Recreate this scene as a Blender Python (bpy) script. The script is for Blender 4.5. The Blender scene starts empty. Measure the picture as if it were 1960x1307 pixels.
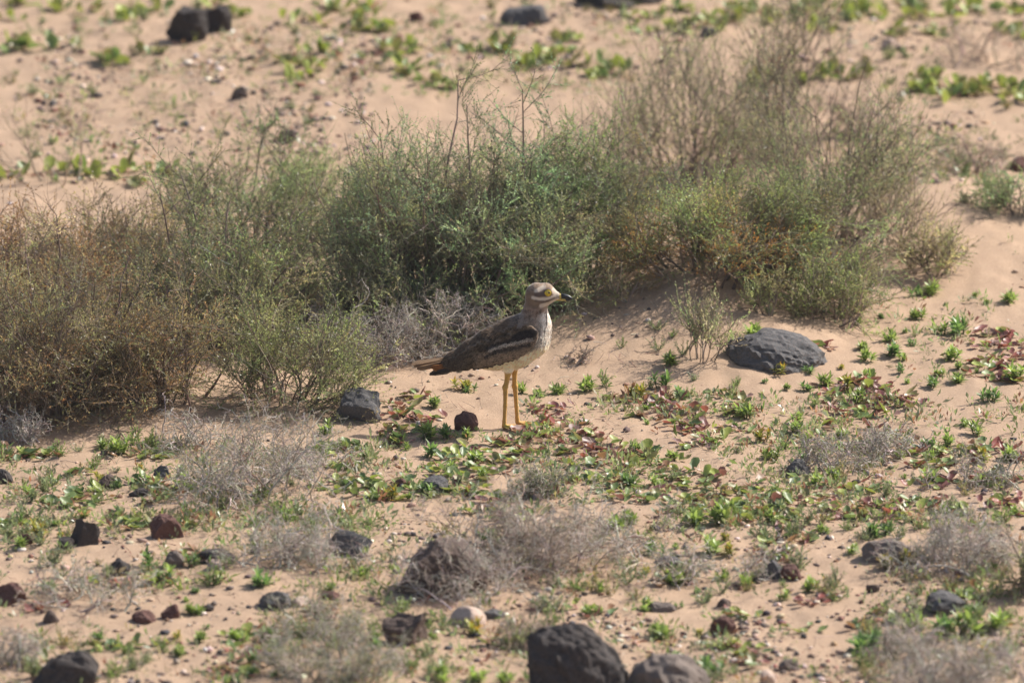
import bpy, bmesh, math
import numpy as np
from mathutils import Vector, Matrix, Euler

# ------------------------------------------------------------------ camera, sky, sun, exposure
SC = bpy.context.scene
COL = SC.collection
rng = np.random.default_rng(11)
R = math.radians
PITCH = R(14.0)          # camera looks down by this much
DIST = 45.0              # metres from the camera to the bird
M = 0.00145              # metres per photo pixel at the bird
FPX = DIST / M
SP, CP = math.sin(PITCH), math.cos(PITCH)
FWD = np.array([0, CP, -SP]); UP = np.array([0, SP, CP]); RT = np.array([1.0, 0, 0])


def ray(px, py):
    return FWD + (px - 980) / FPX * RT - (py - 653.5) / FPX * UP


CAMPOS = -DIST * ray(978, 818)       # the bird's feet stand on the origin
cam = bpy.data.cameras.new('camera')
cam_o = bpy.data.objects.new('camera', cam)
COL.objects.link(cam_o)
cam_o.location = CAMPOS
cam_o.rotation_euler = (math.pi / 2 - PITCH, 0, 0)
cam.sensor_width = 36
cam.lens = FPX * 36 / 1960
cam.clip_start = 0.5
cam.clip_end = 5000
cam.dof.use_dof = True
cam.dof.focus_distance = DIST
cam.dof.aperture_fstop = 3.3
SC.camera = cam_o

SUN_EL, SUN_AZ = R(43), R(62)        # azimuth from +y (away from camera) towards +x
sun_dir = np.array([math.sin(SUN_AZ) * math.cos(SUN_EL), math.cos(SUN_AZ) * math.cos(SUN_EL), math.sin(SUN_EL)])
world = bpy.data.worlds.new('World')
SC.world = world
world.use_nodes = True
wn = world.node_tree
sky = wn.nodes.new('ShaderNodeTexSky')
sky.sky_type = 'NISHITA'
sky.sun_disc = False
sky.sun_elevation = SUN_EL
sky.sun_rotation = SUN_AZ
sky.dust_density = 2.5
wn.nodes['Background'].inputs['Strength'].default_value = 0.105
wn.links.new(sky.outputs[0], wn.nodes['Background'].inputs['Color'])
sun = bpy.data.lights.new('sun', 'SUN')
sun.energy = 5.0
sun.angle = R(0.6)
sun.color = (1.0, 0.94, 0.85)
sun_o = bpy.data.objects.new('sun', sun)
COL.objects.link(sun_o)
sun_o.rotation_euler = Vector(sun_dir).to_track_quat('Z', 'Y').to_euler()
SC.view_settings.view_transform = 'Standard'
SC.view_settings.look = 'None'
SC.view_settings.exposure = 0.48
SC.view_settings.gamma = 1.0
SC.cycles.max_bounces = 4
SC.cycles.diffuse_bounces = 3
SC.cycles.glossy_bounces = 2
SC.cycles.transmission_bounces = 3
SC.cycles.volume_bounces = 0
SC.cycles.transparent_max_bounces = 8


# ------------------------------------------------------------------ noise, ground height, pixel -> ground
def _hash(ix, iy, seed):
    h = (ix.astype(np.int64) * 374761393 + iy.astype(np.int64) * 668265263 + seed * 1442695041) & 0x7fffffff
    h = ((h ^ (h >> 13)) * 1274126177) & 0x7fffffff
    return ((h ^ (h >> 16)) & 0xffff) / 65535.0


def vnoise(x, y, seed=0):
    x = np.asarray(x, float); y = np.asarray(y, float)
    ix, iy = np.floor(x), np.floor(y)
    fx, fy = x - ix, y - iy
    fx = fx * fx * (3 - 2 * fx); fy = fy * fy * (3 - 2 * fy)
    a, b = _hash(ix, iy, seed), _hash(ix + 1, iy, seed)
    c, d = _hash(ix, iy + 1, seed), _hash(ix + 1, iy + 1, seed)
    return (a + (b - a) * fx) * (1 - fy) + (c + (d - c) * fx) * fy


def fbm(x, y, seed=0, octaves=4):
    v, a, t = 0.0, 0.5, 0.0
    for o in range(octaves):
        v = v + a * vnoise(x * 2 ** o, y * 2 ** o, seed + o); t += a; a *= 0.5
    return v / t


def flat(px, py):
    return (px - 978) * M, (818 - py) * M / SP


MOUNDS = []
for (px, py, sx, sy, h) in [(1340, 590, .32, .50, .16), (860, 610, .48, .5, .05), (250, 720, .5, .45, .05),
                            (1800, 430, .45, .6, .11), (1120, 660, .25, .25, .025), (500, 90, .9, .9, .05),
                            (1500, 20, .9, 1.0, .06), (1880, 1110, .3, .35, .03), (500, 1100, .4, .3, .02)]:
    x, y = flat(px, py)
    MOUNDS.append((x, y, sx, sy, h))
for (px, py, w) in [(1490, 700, 204), (676, 800, 114), (1108, 1300, 188), (1277, 1310, 158), (840, 1135, 182), (124, 1310, 128), (772, 1228, 84), (663, 1062, 98), (1818, 1170, 98), (356, 76, 90), (1004, 46, 108), (1700, 1072, 102)]:
    x, y = flat(px, py)
    MOUNDS.append((x, y + .03, w * M * .75, w * M * .75, w * M * .07))


def ground_h(x, y):
    x = np.asarray(x, float); y = np.asarray(y, float)
    z = np.zeros(np.broadcast(x, y).shape)
    for (mx, my, sx, sy, h) in MOUNDS:
        z = z + h * np.exp(-((x - mx) / sx) ** 2 - ((y - my) / sy) ** 2)
    z = z + 0.030 * (fbm(x * 1.1 + 3, y * 0.9 + 7, 3, 3) - .5)
    z = z + 0.018 * (fbm(x * 5 + 30, y * 3.5 + 17, 5, 3) - .5)
    z = z + 0.015 * (fbm(x * 20, y * 13, 8, 3) - .5)
    return z


Z0 = float(ground_h(0.0, 0.0))


def gh(x, y):
    return ground_h(x, y) - Z0


def G(px, py):
    """point where the photo pixel meets the ground"""
    d = ray(px, py)
    t = np.linspace(DIST - 8, DIST + 14, 1500)
    p = CAMPOS[None] + t[:, None] * d[None]
    g = p[:, 2] - gh(p[:, 0], p[:, 1])
    k = np.where(g < 0)[0]
    i = max(int(k[0]), 1) if len(k) else len(t) - 1
    a = g[i - 1] / (g[i - 1] - g[i] + 1e-12)
    q = p[i - 1] + (p[i] - p[i - 1]) * a
    return np.array([q[0], q[1], float(gh(q[0], q[1]))])


# ------------------------------------------------------------------ materials
def new_mat(name):
    m = bpy.data.materials.new(name)
    m.use_nodes = True
    nt = m.node_tree
    return m, nt, nt.nodes['Principled BSDF'], nt.nodes['Material Output']


def L(nt, a, b):
    nt.links.new(a, b)


def noise_node(nt, scale, detail=4, rough=.6, coord='Object'):
    tc = nt.nodes.new('ShaderNodeTexCoord')
    n = nt.nodes.new('ShaderNodeTexNoise')
    n.inputs['Scale'].default_value = scale
    n.inputs['Detail'].default_value = detail
    n.inputs['Roughness'].default_value = rough
    L(nt, tc.outputs[coord], n.inputs['Vector'])
    return n


def ramp(nt, fac, stops):
    r = nt.nodes.new('ShaderNodeValToRGB')
    e = r.color_ramp.elements
    while len(e) < len(stops):
        e.new(0.5)
    for el, (p, c) in zip(e, stops):
        el.position = p
        el.color = (*c, 1)
    L(nt, fac, r.inputs['Fac'])
    return r


def mix_col(nt, fac, a, b, mode='MIX'):
    m = nt.nodes.new('ShaderNodeMix')
    m.data_type = 'RGBA'
    m.blend_type = mode
    if isinstance(fac, (int, float)):
        m.inputs[0].default_value = fac
    else:
        L(nt, fac, m.inputs[0])
    for s, v in ((6, a), (7, b)):
        if isinstance(v, tuple):
            m.inputs[s].default_value = (*v, 1)
        else:
            L(nt, v, m.inputs[s])
    return m.outputs[2]


def sand_material():
    m, nt, b, out = new_mat('sand')
    big = noise_node(nt, 2.2, 6, .65)
    r = ramp(nt, big.outputs['Fac'], [(.32, (.305, .206, .138)), (.50, (.39, .270, .184)), (.70, (.45, .322, .222))])
    mid = noise_node(nt, 19, 6, .75)
    c1 = mix_col(nt, .6, r.outputs[0], ramp(nt, mid.outputs['Fac'], [(.32, (.215, .142, .102)), (.46, (.37, .254, .172)), (.56, (.412, .289, .197)), (.70, (.49, .365, .262))]).outputs[0])
    fine = noise_node(nt, 230, 3, .85)
    c2 = mix_col(nt, .65, c1, ramp(nt, fine.outputs['Fac'], [(.30, (.10, .075, .06)), (.43, (.355, .243, .163)), (.60, (.43, .297, .204)), (.73, (.72, .60, .49))]).outputs[0])
    L(nt, c2, b.inputs['Base Color'])
    b.inputs['Roughness'].default_value = .85
    b.inputs['Specular IOR Level'].default_value = .25
    bp = nt.nodes.new('ShaderNodeBump')
    bp.inputs['Strength'].default_value = .55
    bp.inputs['Distance'].default_value = .004
    n2 = noise_node(nt, 150, 5, .75)
    L(nt, n2.outputs['Fac'], bp.inputs['Height'])
    L(nt, bp.outputs[0], b.inputs['Normal'])
    return m


def attr_material(name, rough=.5, translucent=0.0, spec=.4, vary=0.12, trans_gain=1.3, sheen=0.0, tint=(1, 1.08, .55)):
    m, nt, b, out = new_mat(name)
    a = nt.nodes.new('ShaderNodeAttribute')
    a.attribute_name = 'Col'
    oi = nt.nodes.new('ShaderNodeObjectInfo')
    hsv = nt.nodes.new('ShaderNodeHueSaturation')
    mr = nt.nodes.new('ShaderNodeMapRange')
    mr.inputs['To Min'].default_value = 1 - vary
    mr.inputs['To Max'].default_value = 1 + vary
    L(nt, oi.outputs['Random'], mr.inputs['Value'])
    L(nt, mr.outputs[0], hsv.inputs['Value'])
    L(nt, a.outputs['Color'], hsv.inputs['Color'])
    L(nt, hsv.outputs[0], b.inputs['Base Color'])
    b.inputs['Roughness'].default_value = rough
    b.inputs['Specular IOR Level'].default_value = spec
    b.inputs['Sheen Weight'].default_value = sheen
    b.inputs['Sheen Roughness'].default_value = .35
    if translucent > 0:
        tr = nt.nodes.new('ShaderNodeBsdfTranslucent')
        g = mix_col(nt, 1.0, hsv.outputs[0], tuple(trans_gain * k for k in tint), 'MULTIPLY')
        L(nt, g, tr.inputs['Color'])
        ms = nt.nodes.new('ShaderNodeMixShader')
        ms.inputs[0].default_value = translucent
        L(nt, b.outputs[0], ms.inputs[1])
        L(nt, tr.outputs[0], ms.inputs[2])
        L(nt, ms.outputs[0], out.inputs['Surface'])
    return m


def rock_material(name, base, tint, rough=.8, pits=.38):
    m, nt, b, out = new_mat(name)
    n1 = noise_node(nt, 14, 6, .65)
    d = tuple(c * .62 for c in base)
    r = ramp(nt, n1.outputs['Fac'], [(.3, d), (.5, base), (.72, tint)])
    n2 = noise_node(nt, 160, 4, .75)
    c = mix_col(nt, .5, r.outputs[0], ramp(nt, n2.outputs['Fac'], [(.34, tuple(x * .45 for x in base)), (.52, base), (.70, tuple(min(1, x * 1.5) for x in tint))]).outputs[0])
    # wind-blown sand caught in the pores: patches with a shape of their own
    n3 = noise_node(nt, 38, 5, .7)
    f = ramp(nt, n3.outputs['Fac'], [(.50, (0, 0, 0)), (.72, (.55, .55, .55))])
    c = mix_col(nt, f.outputs[0], c, (.36, .25, .18))
    L(nt, c, b.inputs['Base Color'])
    b.inputs['Roughness'].default_value = rough
    b.inputs['Specular IOR Level'].default_value = .35
    bp = nt.nodes.new('ShaderNodeBump')
    bp.inputs['Strength'].default_value = pits
    bp.inputs['Distance'].default_value = .006
    v = nt.nodes.new('ShaderNodeTexVoronoi')
    v.inputs['Scale'].default_value = 70
    tc = nt.nodes.new('ShaderNodeTexCoord')
    L(nt, tc.outputs['Object'], v.inputs['Vector'])
    mx = nt.nodes.new('ShaderNodeMath')
    mx.operation = 'ADD'
    L(nt, n2.outputs['Fac'], mx.inputs[0])
    L(nt, v.outputs['Distance'], mx.inputs[1])
    L(nt, mx.outputs[0], bp.inputs['Height'])
    L(nt, bp.outputs[0], b.inputs['Normal'])
    return m


def plain_material(name, col, rough=.5, spec=.5, coat=0.0, nscale=300, vary=.25):
    m, nt, b, out = new_mat(name)
    n = noise_node(nt, nscale, 3, .6)
    r = ramp(nt, n.outputs['Fac'], [(.3, tuple(c * (1 - vary) for c in col)), (.7, tuple(min(1, c * (1 + vary)) for c in col))])
    L(nt, r.outputs[0], b.inputs['Base Color'])
    b.inputs['Roughness'].default_value = rough
    b.inputs['Specular IOR Level'].default_value = spec
    b.inputs['Coat Weight'].default_value = coat
    return m


MAT = dict(
    sand=sand_material(),
    foliage=attr_material('shrub_foliage', .40, .48, .5, .05, 1.85, 0, (1, 1.05, .72)),
    succulent=attr_material('succulent_leaf', .36, .40, .5, .16, 1.4, 0, (1, 1.05, .65)),
    creeping=attr_material('creeping_leaf', .42, .30, .45, .18, 1.2, 0, (1, 1.0, .75)),
    wood=attr_material('dry_wood', .75, 0, .25, .08),
    feather=attr_material('loose_feather', .7, .45, .3, .0, 1.35, .5, (1, .95, .88)),
    plumage=attr_material('plumage', .75, .0, .25, .0, 1.0, .6),
    pebble=attr_material('pebbles', .8, 0, .3, 0),
    black=rock_material('rock_black', (.030, .027, .029), (.066, .061, .064)),
    grey=rock_material('rock_grey', (.085, .085, .09), (.17, .17, .178)),
    brown=rock_material('rock_brown', (.085, .058, .05), (.15, .105, .09)),
    maroon=rock_material('rock_maroon', (.105, .043, .036), (.17, .085, .07)),
    tan=rock_material('rock_tan', (.15, .12, .105), (.24, .20, .175), pits=.35),
    pale=rock_material('rock_pale', (.50, .37, .30), (.62, .50, .42), pits=.25),
    iris=plain_material('iris', (.55, .38, .015), .15, .6, .6, 700, .3),
    dark_eye=plain_material('pupil', (.008, .007, .007), .1, .6, .6),
    orbital=plain_material('orbital_ring', (.06, .045, .04), .6),
    horn=plain_material('beak_horn', (.02, .02, .022), .35, .5),
    yellow_beak=plain_material('beak_yellow', (.50, .36, .09), .4, .5),
)


# ------------------------------------------------------------------ mesh helpers
def np_mesh(name, V, F, col=None, mat=None, smooth=False):
    """V (n,3); F (m,3|4) index array or a list of such arrays"""
    me = bpy.data.meshes.new(name)
    Fs = F if isinstance(F, list) else [F]
    Fs = [np.asarray(f, np.int32) for f in Fs if len(f)]
    V = np.asarray(V, np.float32)
    nl = sum(f.size for f in Fs)
    npoly = sum(len(f) for f in Fs)
    me.vertices.add(len(V))
    me.vertices.foreach_set('co', V.ravel())
    me.loops.add(nl)
    me.loops.foreach_set('vertex_index', np.concatenate([f.ravel() for f in Fs]))
    me.polygons.add(npoly)
    tot = np.concatenate([np.full(len(f), f.shape[1], np.int32) for f in Fs])
    st = np.concatenate([[0], np.cumsum(tot)[:-1]]).astype(np.int32)
    me.polygons.foreach_set('loop_start', st)
    me.polygons.foreach_set('loop_total', tot)
    if smooth:
        me.polygons.foreach_set('use_smooth', np.ones(npoly, bool))
    me.update(calc_edges=True)
    if col is not None:
        c = np.ones((len(V), 4), np.float32)
        c[:, :3] = np.clip(col, 0, 1)
        a = me.color_attributes.new('Col', 'FLOAT_COLOR', 'POINT')
        a.data.foreach_set('color', c.ravel())
    if mat is not None:
        me.materials.append(mat)
    return me


def link(name, data, parent=None, loc=None, rot=None, scale=None):
    o = bpy.data.objects.new(name, data)
    COL.objects.link(o)
    if parent is not None:
        o.parent = parent
    if loc is not None:
        o.location = loc
    if rot is not None:
        o.rotation_euler = rot
    if scale is not None:
        o.scale = scale
    return o


def tag(o, label=None, cat=None, group=None, kind=None):
    if label: o['label'] = label
    if cat: o['category'] = cat
    if group: o['group'] = group
    if kind: o['kind'] = kind
    return o


class Geo:
    """collects quads with a colour per vertex"""
    def __init__(s):
        s.V, s.F, s.C, s.n = [], [], [], 0

    def add(s, V, F, C):
        V = np.asarray(V, float).reshape(-1, 3)
        s.V.append(V); s.F.append(np.asarray(F) + s.n)
        C = np.asarray(C, float)
        s.C.append(np.broadcast_to(C, (len(V), 3)) if C.ndim == 1 else C.reshape(-1, 3))
        s.n += len(V)

    def mesh(s, name, mat, smooth=False):
        d = {}
        for f in s.F:
            d.setdefault(f.shape[1], []).append(f)
        return np_mesh(name, np.concatenate(s.V), [np.concatenate(v) for v in d.values()], np.concatenate(s.C), mat, smooth)


def norm(v):
    return v / (np.linalg.norm(v, axis=-1, keepdims=True) + 1e-12)


def perp(d, r=rng):
    """random unit vectors perpendicular to d"""
    return norm(np.cross(d, r.normal(size=d.shape)))


def grow(starts, dirs, lengths, n, r, wiggle=.15, up=.05, droop=0.):
    N = len(starts)
    P = np.zeros((N, n, 3)); P[:, 0] = starts
    d = norm(dirs)
    step = (lengths / (n - 1))[:, None]
    for i in range(1, n):
        d = norm(d + wiggle * r.normal(size=(N, 3)) + np.array([0, 0, up - droop * i / n]))
        P[:, i] = P[:, i - 1] + d * step
    return P


def kids(P, k, r, t0=.25, ang=(25, 55)):
    """k child starts/directions on each polyline"""
    N, n, _ = P.shape
    t = (t0 + (1 - t0) * (np.arange(k)[None] + r.random((N, k))) / k) * (n - 1.001)
    i = np.floor(t).astype(int); f = (t - i)[..., None]
    a = np.arange(N)[:, None]
    A, B = P[a, i], P[a, i + 1]
    s = A + (B - A) * f
    tan = norm(B - A)
    th = np.radians(r.uniform(ang[0], ang[1], (N, k)))[..., None]
    d = tan * np.cos(th) + perp(tan, r) * np.sin(th)
    return s.reshape(-1, 3), d.reshape(-1, 3), t.reshape(-1) / (n - 1)


def tubes(g, P, r0, r1, col, sides=3):
    N, n, _ = P.shape
    T = np.gradient(P, axis=1)
    T = norm(T)
    ref = np.tile(np.array([.31, .17, .93]), (N, 1))
    ref = norm(np.cross(T[:, 0], ref + .2 * np.array([1, -1, 0])))
    A = norm(ref[:, None] - T * np.sum(ref[:, None] * T, -1, keepdims=True))
    B = np.cross(T, A)
    rad = (np.asarray(r0).reshape(-1, 1) + (np.asarray(r1) - np.asarray(r0)).reshape(-1, 1) * np.linspace(0, 1, n)[None])
    rad = np.broadcast_to(rad, (N, n))
    ang = np.arange(sides) * 2 * math.pi / sides
    V = P[:, :, None] + rad[:, :, None, None] * (A[:, :, None] * np.cos(ang)[None, None, :, None] + B[:, :, None] * np.sin(ang)[None, None, :, None])
    idx = np.arange(N * n * sides).reshape(N, n, sides)
    a = idx[:, :-1]; b = idx[:, 1:]
    F = np.stack([a, np.roll(a, -1, 2), np.roll(b, -1, 2), b], -1).reshape(-1, 4)
    c = np.asarray(col, float)
    if c.ndim == 2:
        c = np.repeat(c, n * sides, axis=0)
    g.add(V, F, c)


def leaf_quads(g, base, d, length, width, col, r, fold=.25):
    """small pointed leaves: one folded kite each"""
    N = len(base)
    s = perp(d, r)
    u = norm(np.cross(s, d))
    l = np.asarray(length).reshape(-1, 1); w = np.asarray(width).reshape(-1, 1)
    mid = base + d * l * .5
    V = np.stack([base, mid + s * w * .5 + u * w * fold, base + d * l, mid - s * w * .5 + u * w * fold], 1)
    F = np.arange(N * 4).reshape(N, 4)
    g.add(V, F, np.repeat(col, 4, axis=0))


def leaf_tris(g, base, d, length, width, col, r):
    """tiny shrub leaves: one pointed triangle each"""
    N = len(base)
    s = perp(d, r)
    l = np.asarray(length).reshape(-1, 1); w = np.asarray(width).reshape(-1, 1)
    V = np.stack([base + s * w * .5, base - s * w * .5, base + d * l], 1)
    g.add(V, np.arange(N * 3).reshape(N, 3), np.repeat(col, 3, axis=0))


def pick(r, pal, n, jitter=.18):
    cols = np.array([p[1] for p in pal], float)
    w = np.array([p[0] for p in pal], float)
    c = cols[r.choice(len(pal), n, p=w / w.sum())]
    return c * (1 + jitter * r.normal(size=(n, 1))) * (1 + .06 * r.normal(size=(n, 3)))


# ------------------------------------------------------------------ the setting: one sheet of sand out to the horizon
def axis(lo, hi, step, far, growth=1.28):
    mid = np.arange(lo, hi + step / 2, step)
    out, s, x = [], step, 0.0
    while x < far:
        s *= growth; x += s; out.append(x)
    out = np.array(out)
    return np.concatenate([lo - out[::-1], mid, hi + out])


def build_ground():
    xs = axis(-1.75, 1.75, .015, 400)
    ys = axis(-3.4, 6.2, .020, 400)
    X, Y = np.meshgrid(xs, ys)
    Z = gh(X, Y)
    V = np.stack([X, Y, Z], -1).reshape(-1, 3)
    idx = np.arange(V.shape[0]).reshape(X.shape)
    F = np.stack([idx[:-1, :-1], idx[:-1, 1:], idx[1:, 1:], idx[1:, :-1]], -1).reshape(-1, 4)
    o = link('ground', np_mesh('ground', V, F, None, MAT['sand'], True))
    tag(o, 'pinkish beige desert sand with gentle hummocks', 'sand', kind='structure')


build_ground()


def build_haze():
    bm = bmesh.new()
    bmesh.ops.create_cube(bm, size=1)
    me = bpy.data.meshes.new('haze')
    bm.to_mesh(me); bm.free()
    m = bpy.data.materials.new('haze_air')
    m.use_nodes = True
    nt = m.node_tree
    nt.nodes.remove(nt.nodes['Principled BSDF'])
    v = nt.nodes.new('ShaderNodeVolumePrincipled')
    v.inputs['Color'].default_value = (.93, .95, 1.0, 1)
    v.inputs['Density'].default_value = HAZE
    v.inputs['Anisotropy'].default_value = .25
    L(nt, v.outputs[0], nt.nodes['Material Output'].inputs['Volume'])
    me.materials.append(m)
    o = link('haze', me, None, (0, 0, 5.6), None, (1200, 1200, 14.4))
    tag(o, 'thin pale heat haze over the sand', 'haze', kind='stuff')


HAZE = .00025
build_haze()

LANDMARKS = []      # (phrase, px, py) used to say where a plant stands


# ------------------------------------------------------------------ rocks
def rock_mesh(name, mat, seed, sub=4, cuts=12, rough=.10, flat_top=False):
    r = np.random.default_rng(seed)
    bm = bmesh.new()
    bmesh.ops.create_icosphere(bm, subdivisions=sub, radius=1)
    P = np.array([v.co for v in bm.verts])
    for _ in range(cuts):
        n = norm(r.normal(size=3))
        d = r.uniform(.54, .86)
        e = P @ n - d
        P = P - np.maximum(e, 0)[:, None] * n[None] * .97
    if flat_top:
        P[:, 2] = np.minimum(P[:, 2], .55 + .12 * P[:, 0])
    for s, a in ((1.3, rough * 1.5), (3.1, rough), (7.0, rough * .6), (16, rough * .42), (34, rough * .25)):
        o = r.uniform(0, 50, 3)
        q = P * s + o
        n3 = (vnoise(q[:, 0] + q[:, 2] * .71, q[:, 1] - q[:, 2] * .53, seed) + vnoise(q[:, 1] * 1.1 + 9, q[:, 2] * 1.1 + q[:, 0] * .4, seed + 3)) - 1
        P = P * (1 + a * n3[:, None])
    P -= (P.max(0) + P.min(0)) / 2
    P /= (P.max(0) - P.min(0)) / 2
    for v, p in zip(bm.verts, P):
        v.co = p
    me = bpy.data.meshes.new(name)
    bm.to_mesh(me)
    bm.free()
    me.materials.append(mat)
    return me


ROCKS = [  # x0, x1, y_top, y_bottom, colour, label, landmark phrase or None, options
    (312, 402, 14, 83, 'black', 'black blocky basalt rock behind the shrubs, with a second black rock against its flank', 'black blocky rock', {'flat': 1, 'cuts': 6, 'bury': .75}),
    (374, 448, 6, 66, 'black', 'smaller rounded black rock leaning on the blocky black basalt rock', None, {'back': .02, 'cuts': 4, 'bury': .65}),
    (950, 1058, 4, 50, 'grey', 'dark grey flat-topped rock behind the central shrub, near the far edge', 'flat-topped grey rock', {'flat': 1}),
    (1085, 1285, -40, 18, 'black', 'long low black rock cut by the upper edge of the picture', 'long black rock', {}),
    (530, 568, 247, 276, 'brown', 'small squarish dark brown stone just behind the central shrub', 'squarish brown stone', {'flat': 1}),
    (299, 336, 313, 340, 'maroon', 'small dull red stone at the top of the left shrubs', 'dull red stone', {}),
    (1930, 1985, 299, 331, 'maroon', 'red-brown stone cut by the right edge of the picture', 'red-brown edge stone', {}),
    (845, 866, 82, 96, 'black', 'tiny dark stone on bare sand above the central shrub', None, {}),
    (780, 815, 22, 42, 'maroon', 'small rusty brown stone near the flat-topped grey rock', None, {}),
    (440, 476, 165, 190, 'brown', 'small brown stone on bare sand below the black blocky rock', 'brown stone on the far sand', {}),
    (1338, 1376, 52, 72, 'grey', 'low grey stone among broad green leaves behind the twiggy shrub', 'low grey far stone', {}),
    (1684, 1722, 74, 96, 'pale', 'whitish stone on sand behind the bare twiggy shrub', 'whitish far stone', {}),
    (1388, 1592, 652, 712, 'grey', 'large smooth grey half-buried rock on the sand beyond the bird', 'large grey half-buried rock', {'cuts': 4, 'rough': .10, 'bury': .42}),
    (640, 730, 748, 808, 'grey', 'dark grey rock half hidden under the shrub behind the bird', 'grey rock under the shrub', {}),
    (869, 916, 790, 826, 'maroon', 'small round maroon stone beside the feet of the bird', 'round maroon stone', {'cuts': 3}),
    (-14, 24, 899, 926, 'black', 'dark stone at the left edge below the brown shrub', 'dark edge stone', {}),
    (179, 224, 910, 936, 'brown', 'rounded grey-brown stone among yellowish creeping leaves', 'rounded grey-brown stone', {'cuts': 3}),
    (291, 331, 892, 918, 'grey', 'small pointed grey stone beside the rounded grey-brown stone', None, {}),
    (246, 288, 935, 950, 'black', 'thin flat dark stone below the pointed grey stone', None, {}),
    (131, 191, 996, 1046, 'black', 'upright black lava stone with a lower one leaning on it', 'upright black lava stone', {}),
    (110, 142, 1026, 1048, 'black', 'low black stone leaning on the upright black lava stone', None, {'front': .02}),
    (26, 64, 1021, 1044, 'maroon', 'small maroon wedge stone near the upright black lava stone', None, {}),
    (287, 352, 990, 1032, 'maroon', 'dark red-brown pyramid stone with a grey-green weed at its foot', 'red-brown pyramid stone', {}),
    (204, 250, 1071, 1103, 'black', 'dark cube-like stone beside a fresh green rosette plant', 'dark cube-like stone', {}),
    (306, 352, 1054, 1086, 'tan', 'brownish stone half covered by green rosettes', None, {}),
    (374, 452, 1050, 1080, 'black', 'broad flat black slab in the shade of a dry grey shrub', 'flat black slab', {}),
    (392, 436, 1074, 1092, 'pale', 'small white stone lying in front of the flat black slab', None, {}),
    (-25, 50, 1126, 1162, 'maroon', 'large maroon stone cut by the left edge of the picture', 'maroon left-edge stone', {}),
    (494, 560, 1135, 1167, 'grey', 'dark grey-green rounded stone on open sand, a white pebble beside it', 'dark stone with white pebble', {'cuts': 4}),
    (556, 594, 1144, 1162, 'pale', 'pinkish white pebble touching the dark grey-green stone', None, {}),
    (252, 298, 1171, 1194, 'maroon', 'low maroon stone, the left one of a pair on the sand', 'pair of maroon stones', {}),
    (308, 346, 1158, 1184, 'maroon', 'pointed maroon stone, the right one of a pair on the sand', None, {}),
    (82, 114, 1170, 1192, 'brown', 'small dark stone between maroon stones near the left edge', None, {}),
    (388, 410, 1156, 1170, 'black', 'tiny dark stone alone on open sand right of the maroon pair', None, {}),
    (616, 650, 1134, 1148, 'maroon', 'small flat reddish stone right of the pinkish white pebble', None, {}),
    (64, 186, 1254, 1330, 'black', 'big lumpy black rock at the bottom near the left corner', 'big lumpy black rock', {'cuts': 6, 'rough': .18}),
    (614, 712, 1020, 1068, 'grey', 'dark grey boulder behind dry grey twigs left of the cracked rock', 'dark grey boulder', {}),
    (804, 860, 916, 944, 'grey', 'small rough grey rock amid creeping leaves below the bird', 'small rough grey rock', {}),
    (754, 778, 914, 932, 'maroon', 'tiny brown stone left of the small rough grey rock', None, {}),
    (748, 930, 1040, 1146, 'brown', 'large cracked grey-brown rock behind a dry twig shrub', 'large cracked rock', {'cuts': 12}),
    (732, 816, 1176, 1236, 'brown', 'rough dark brown lava rock below the large cracked rock', 'rough brown lava rock', {'rough': .16}),
    (860, 930, 1167, 1201, 'pale', 'smooth pale pink rounded stone beside the rough brown lava rock', 'pale pink stone', {'cuts': 3, 'rough': .04}),
    (922, 966, 1168, 1184, 'grey', 'small flat grey stone behind the pale pink stone', None, {}),
    (1014, 1202, 1210, 1335, 'black', 'biggest black boulder with a rounded top at the bottom edge', 'biggest black boulder', {'cuts': 3, 'rough': .13, 'bury': .5}),
    (1198, 1356, 1262, 1340, 'tan', 'broad grey-brown rock beside the biggest black boulder', 'broad grey-brown rock', {'cuts': 4, 'rough': .14, 'bury': .5}),
    (1357, 1410, 1180, 1214, 'maroon', 'rusty red rounded stone on pebbly sand', 'rusty red stone', {'cuts': 4}),
    (1504, 1552, 880, 910, 'grey', 'dark grey wedge stone amid red-tinged creeping leaves', 'dark grey wedge stone', {}),
    (1457, 1497, 1071, 1109, 'grey', 'upright grey stone with a reddish brown stone beside it', 'upright grey stone', {}),
    (1494, 1536, 1084, 1112, 'maroon', 'reddish brown stone beside the upright grey stone', None, {}),
    (1436, 1462, 1098, 1114, 'black', 'small black stone at the foot of the upright grey stone', None, {}),
    (1650, 1752, 1038, 1076, 'tan', 'long grey-brown slab at the edge of a dry shrub, orange leaf tips beside', 'long grey-brown slab', {}),
    (1770, 1868, 1137, 1176, 'grey', 'charcoal angular rock behind a thick green rosette clump', 'charcoal angular rock', {'cuts': 12}),
    (1658, 1684, 1118, 1134, 'brown', 'tiny brown stone left of the charcoal angular rock', None, {}),
    (1868, 1892, 1140, 1158, 'maroon', 'tiny red-brown stone right of the charcoal angular rock', None, {}),
    (1372, 1400, 1148, 1164, 'brown', 'small brown stone on pebbly sand above the rusty red stone', None, {}),
    (1252, 1304, 1066, 1084, 'grey', 'thin dark slab lying on sand right of the dry twig shrub', 'thin dark slab', {}),
    (1240, 1296, 1152, 1172, 'tan', 'pale brown flat stone left of the rusty red stone', None, {}),
    (1454, 1486, 1284, 1308, 'pale', 'pale stone at the bottom edge right of the green rosettes', None, {}),
    (1490, 1530, 1262, 1284, 'tan', 'flat tan stone near the bottom edge', None, {}),
    (1760, 1800, 1216, 1238, 'maroon', 'dark reddish stone under the thick green rosette clump', None, {}),
]


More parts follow.
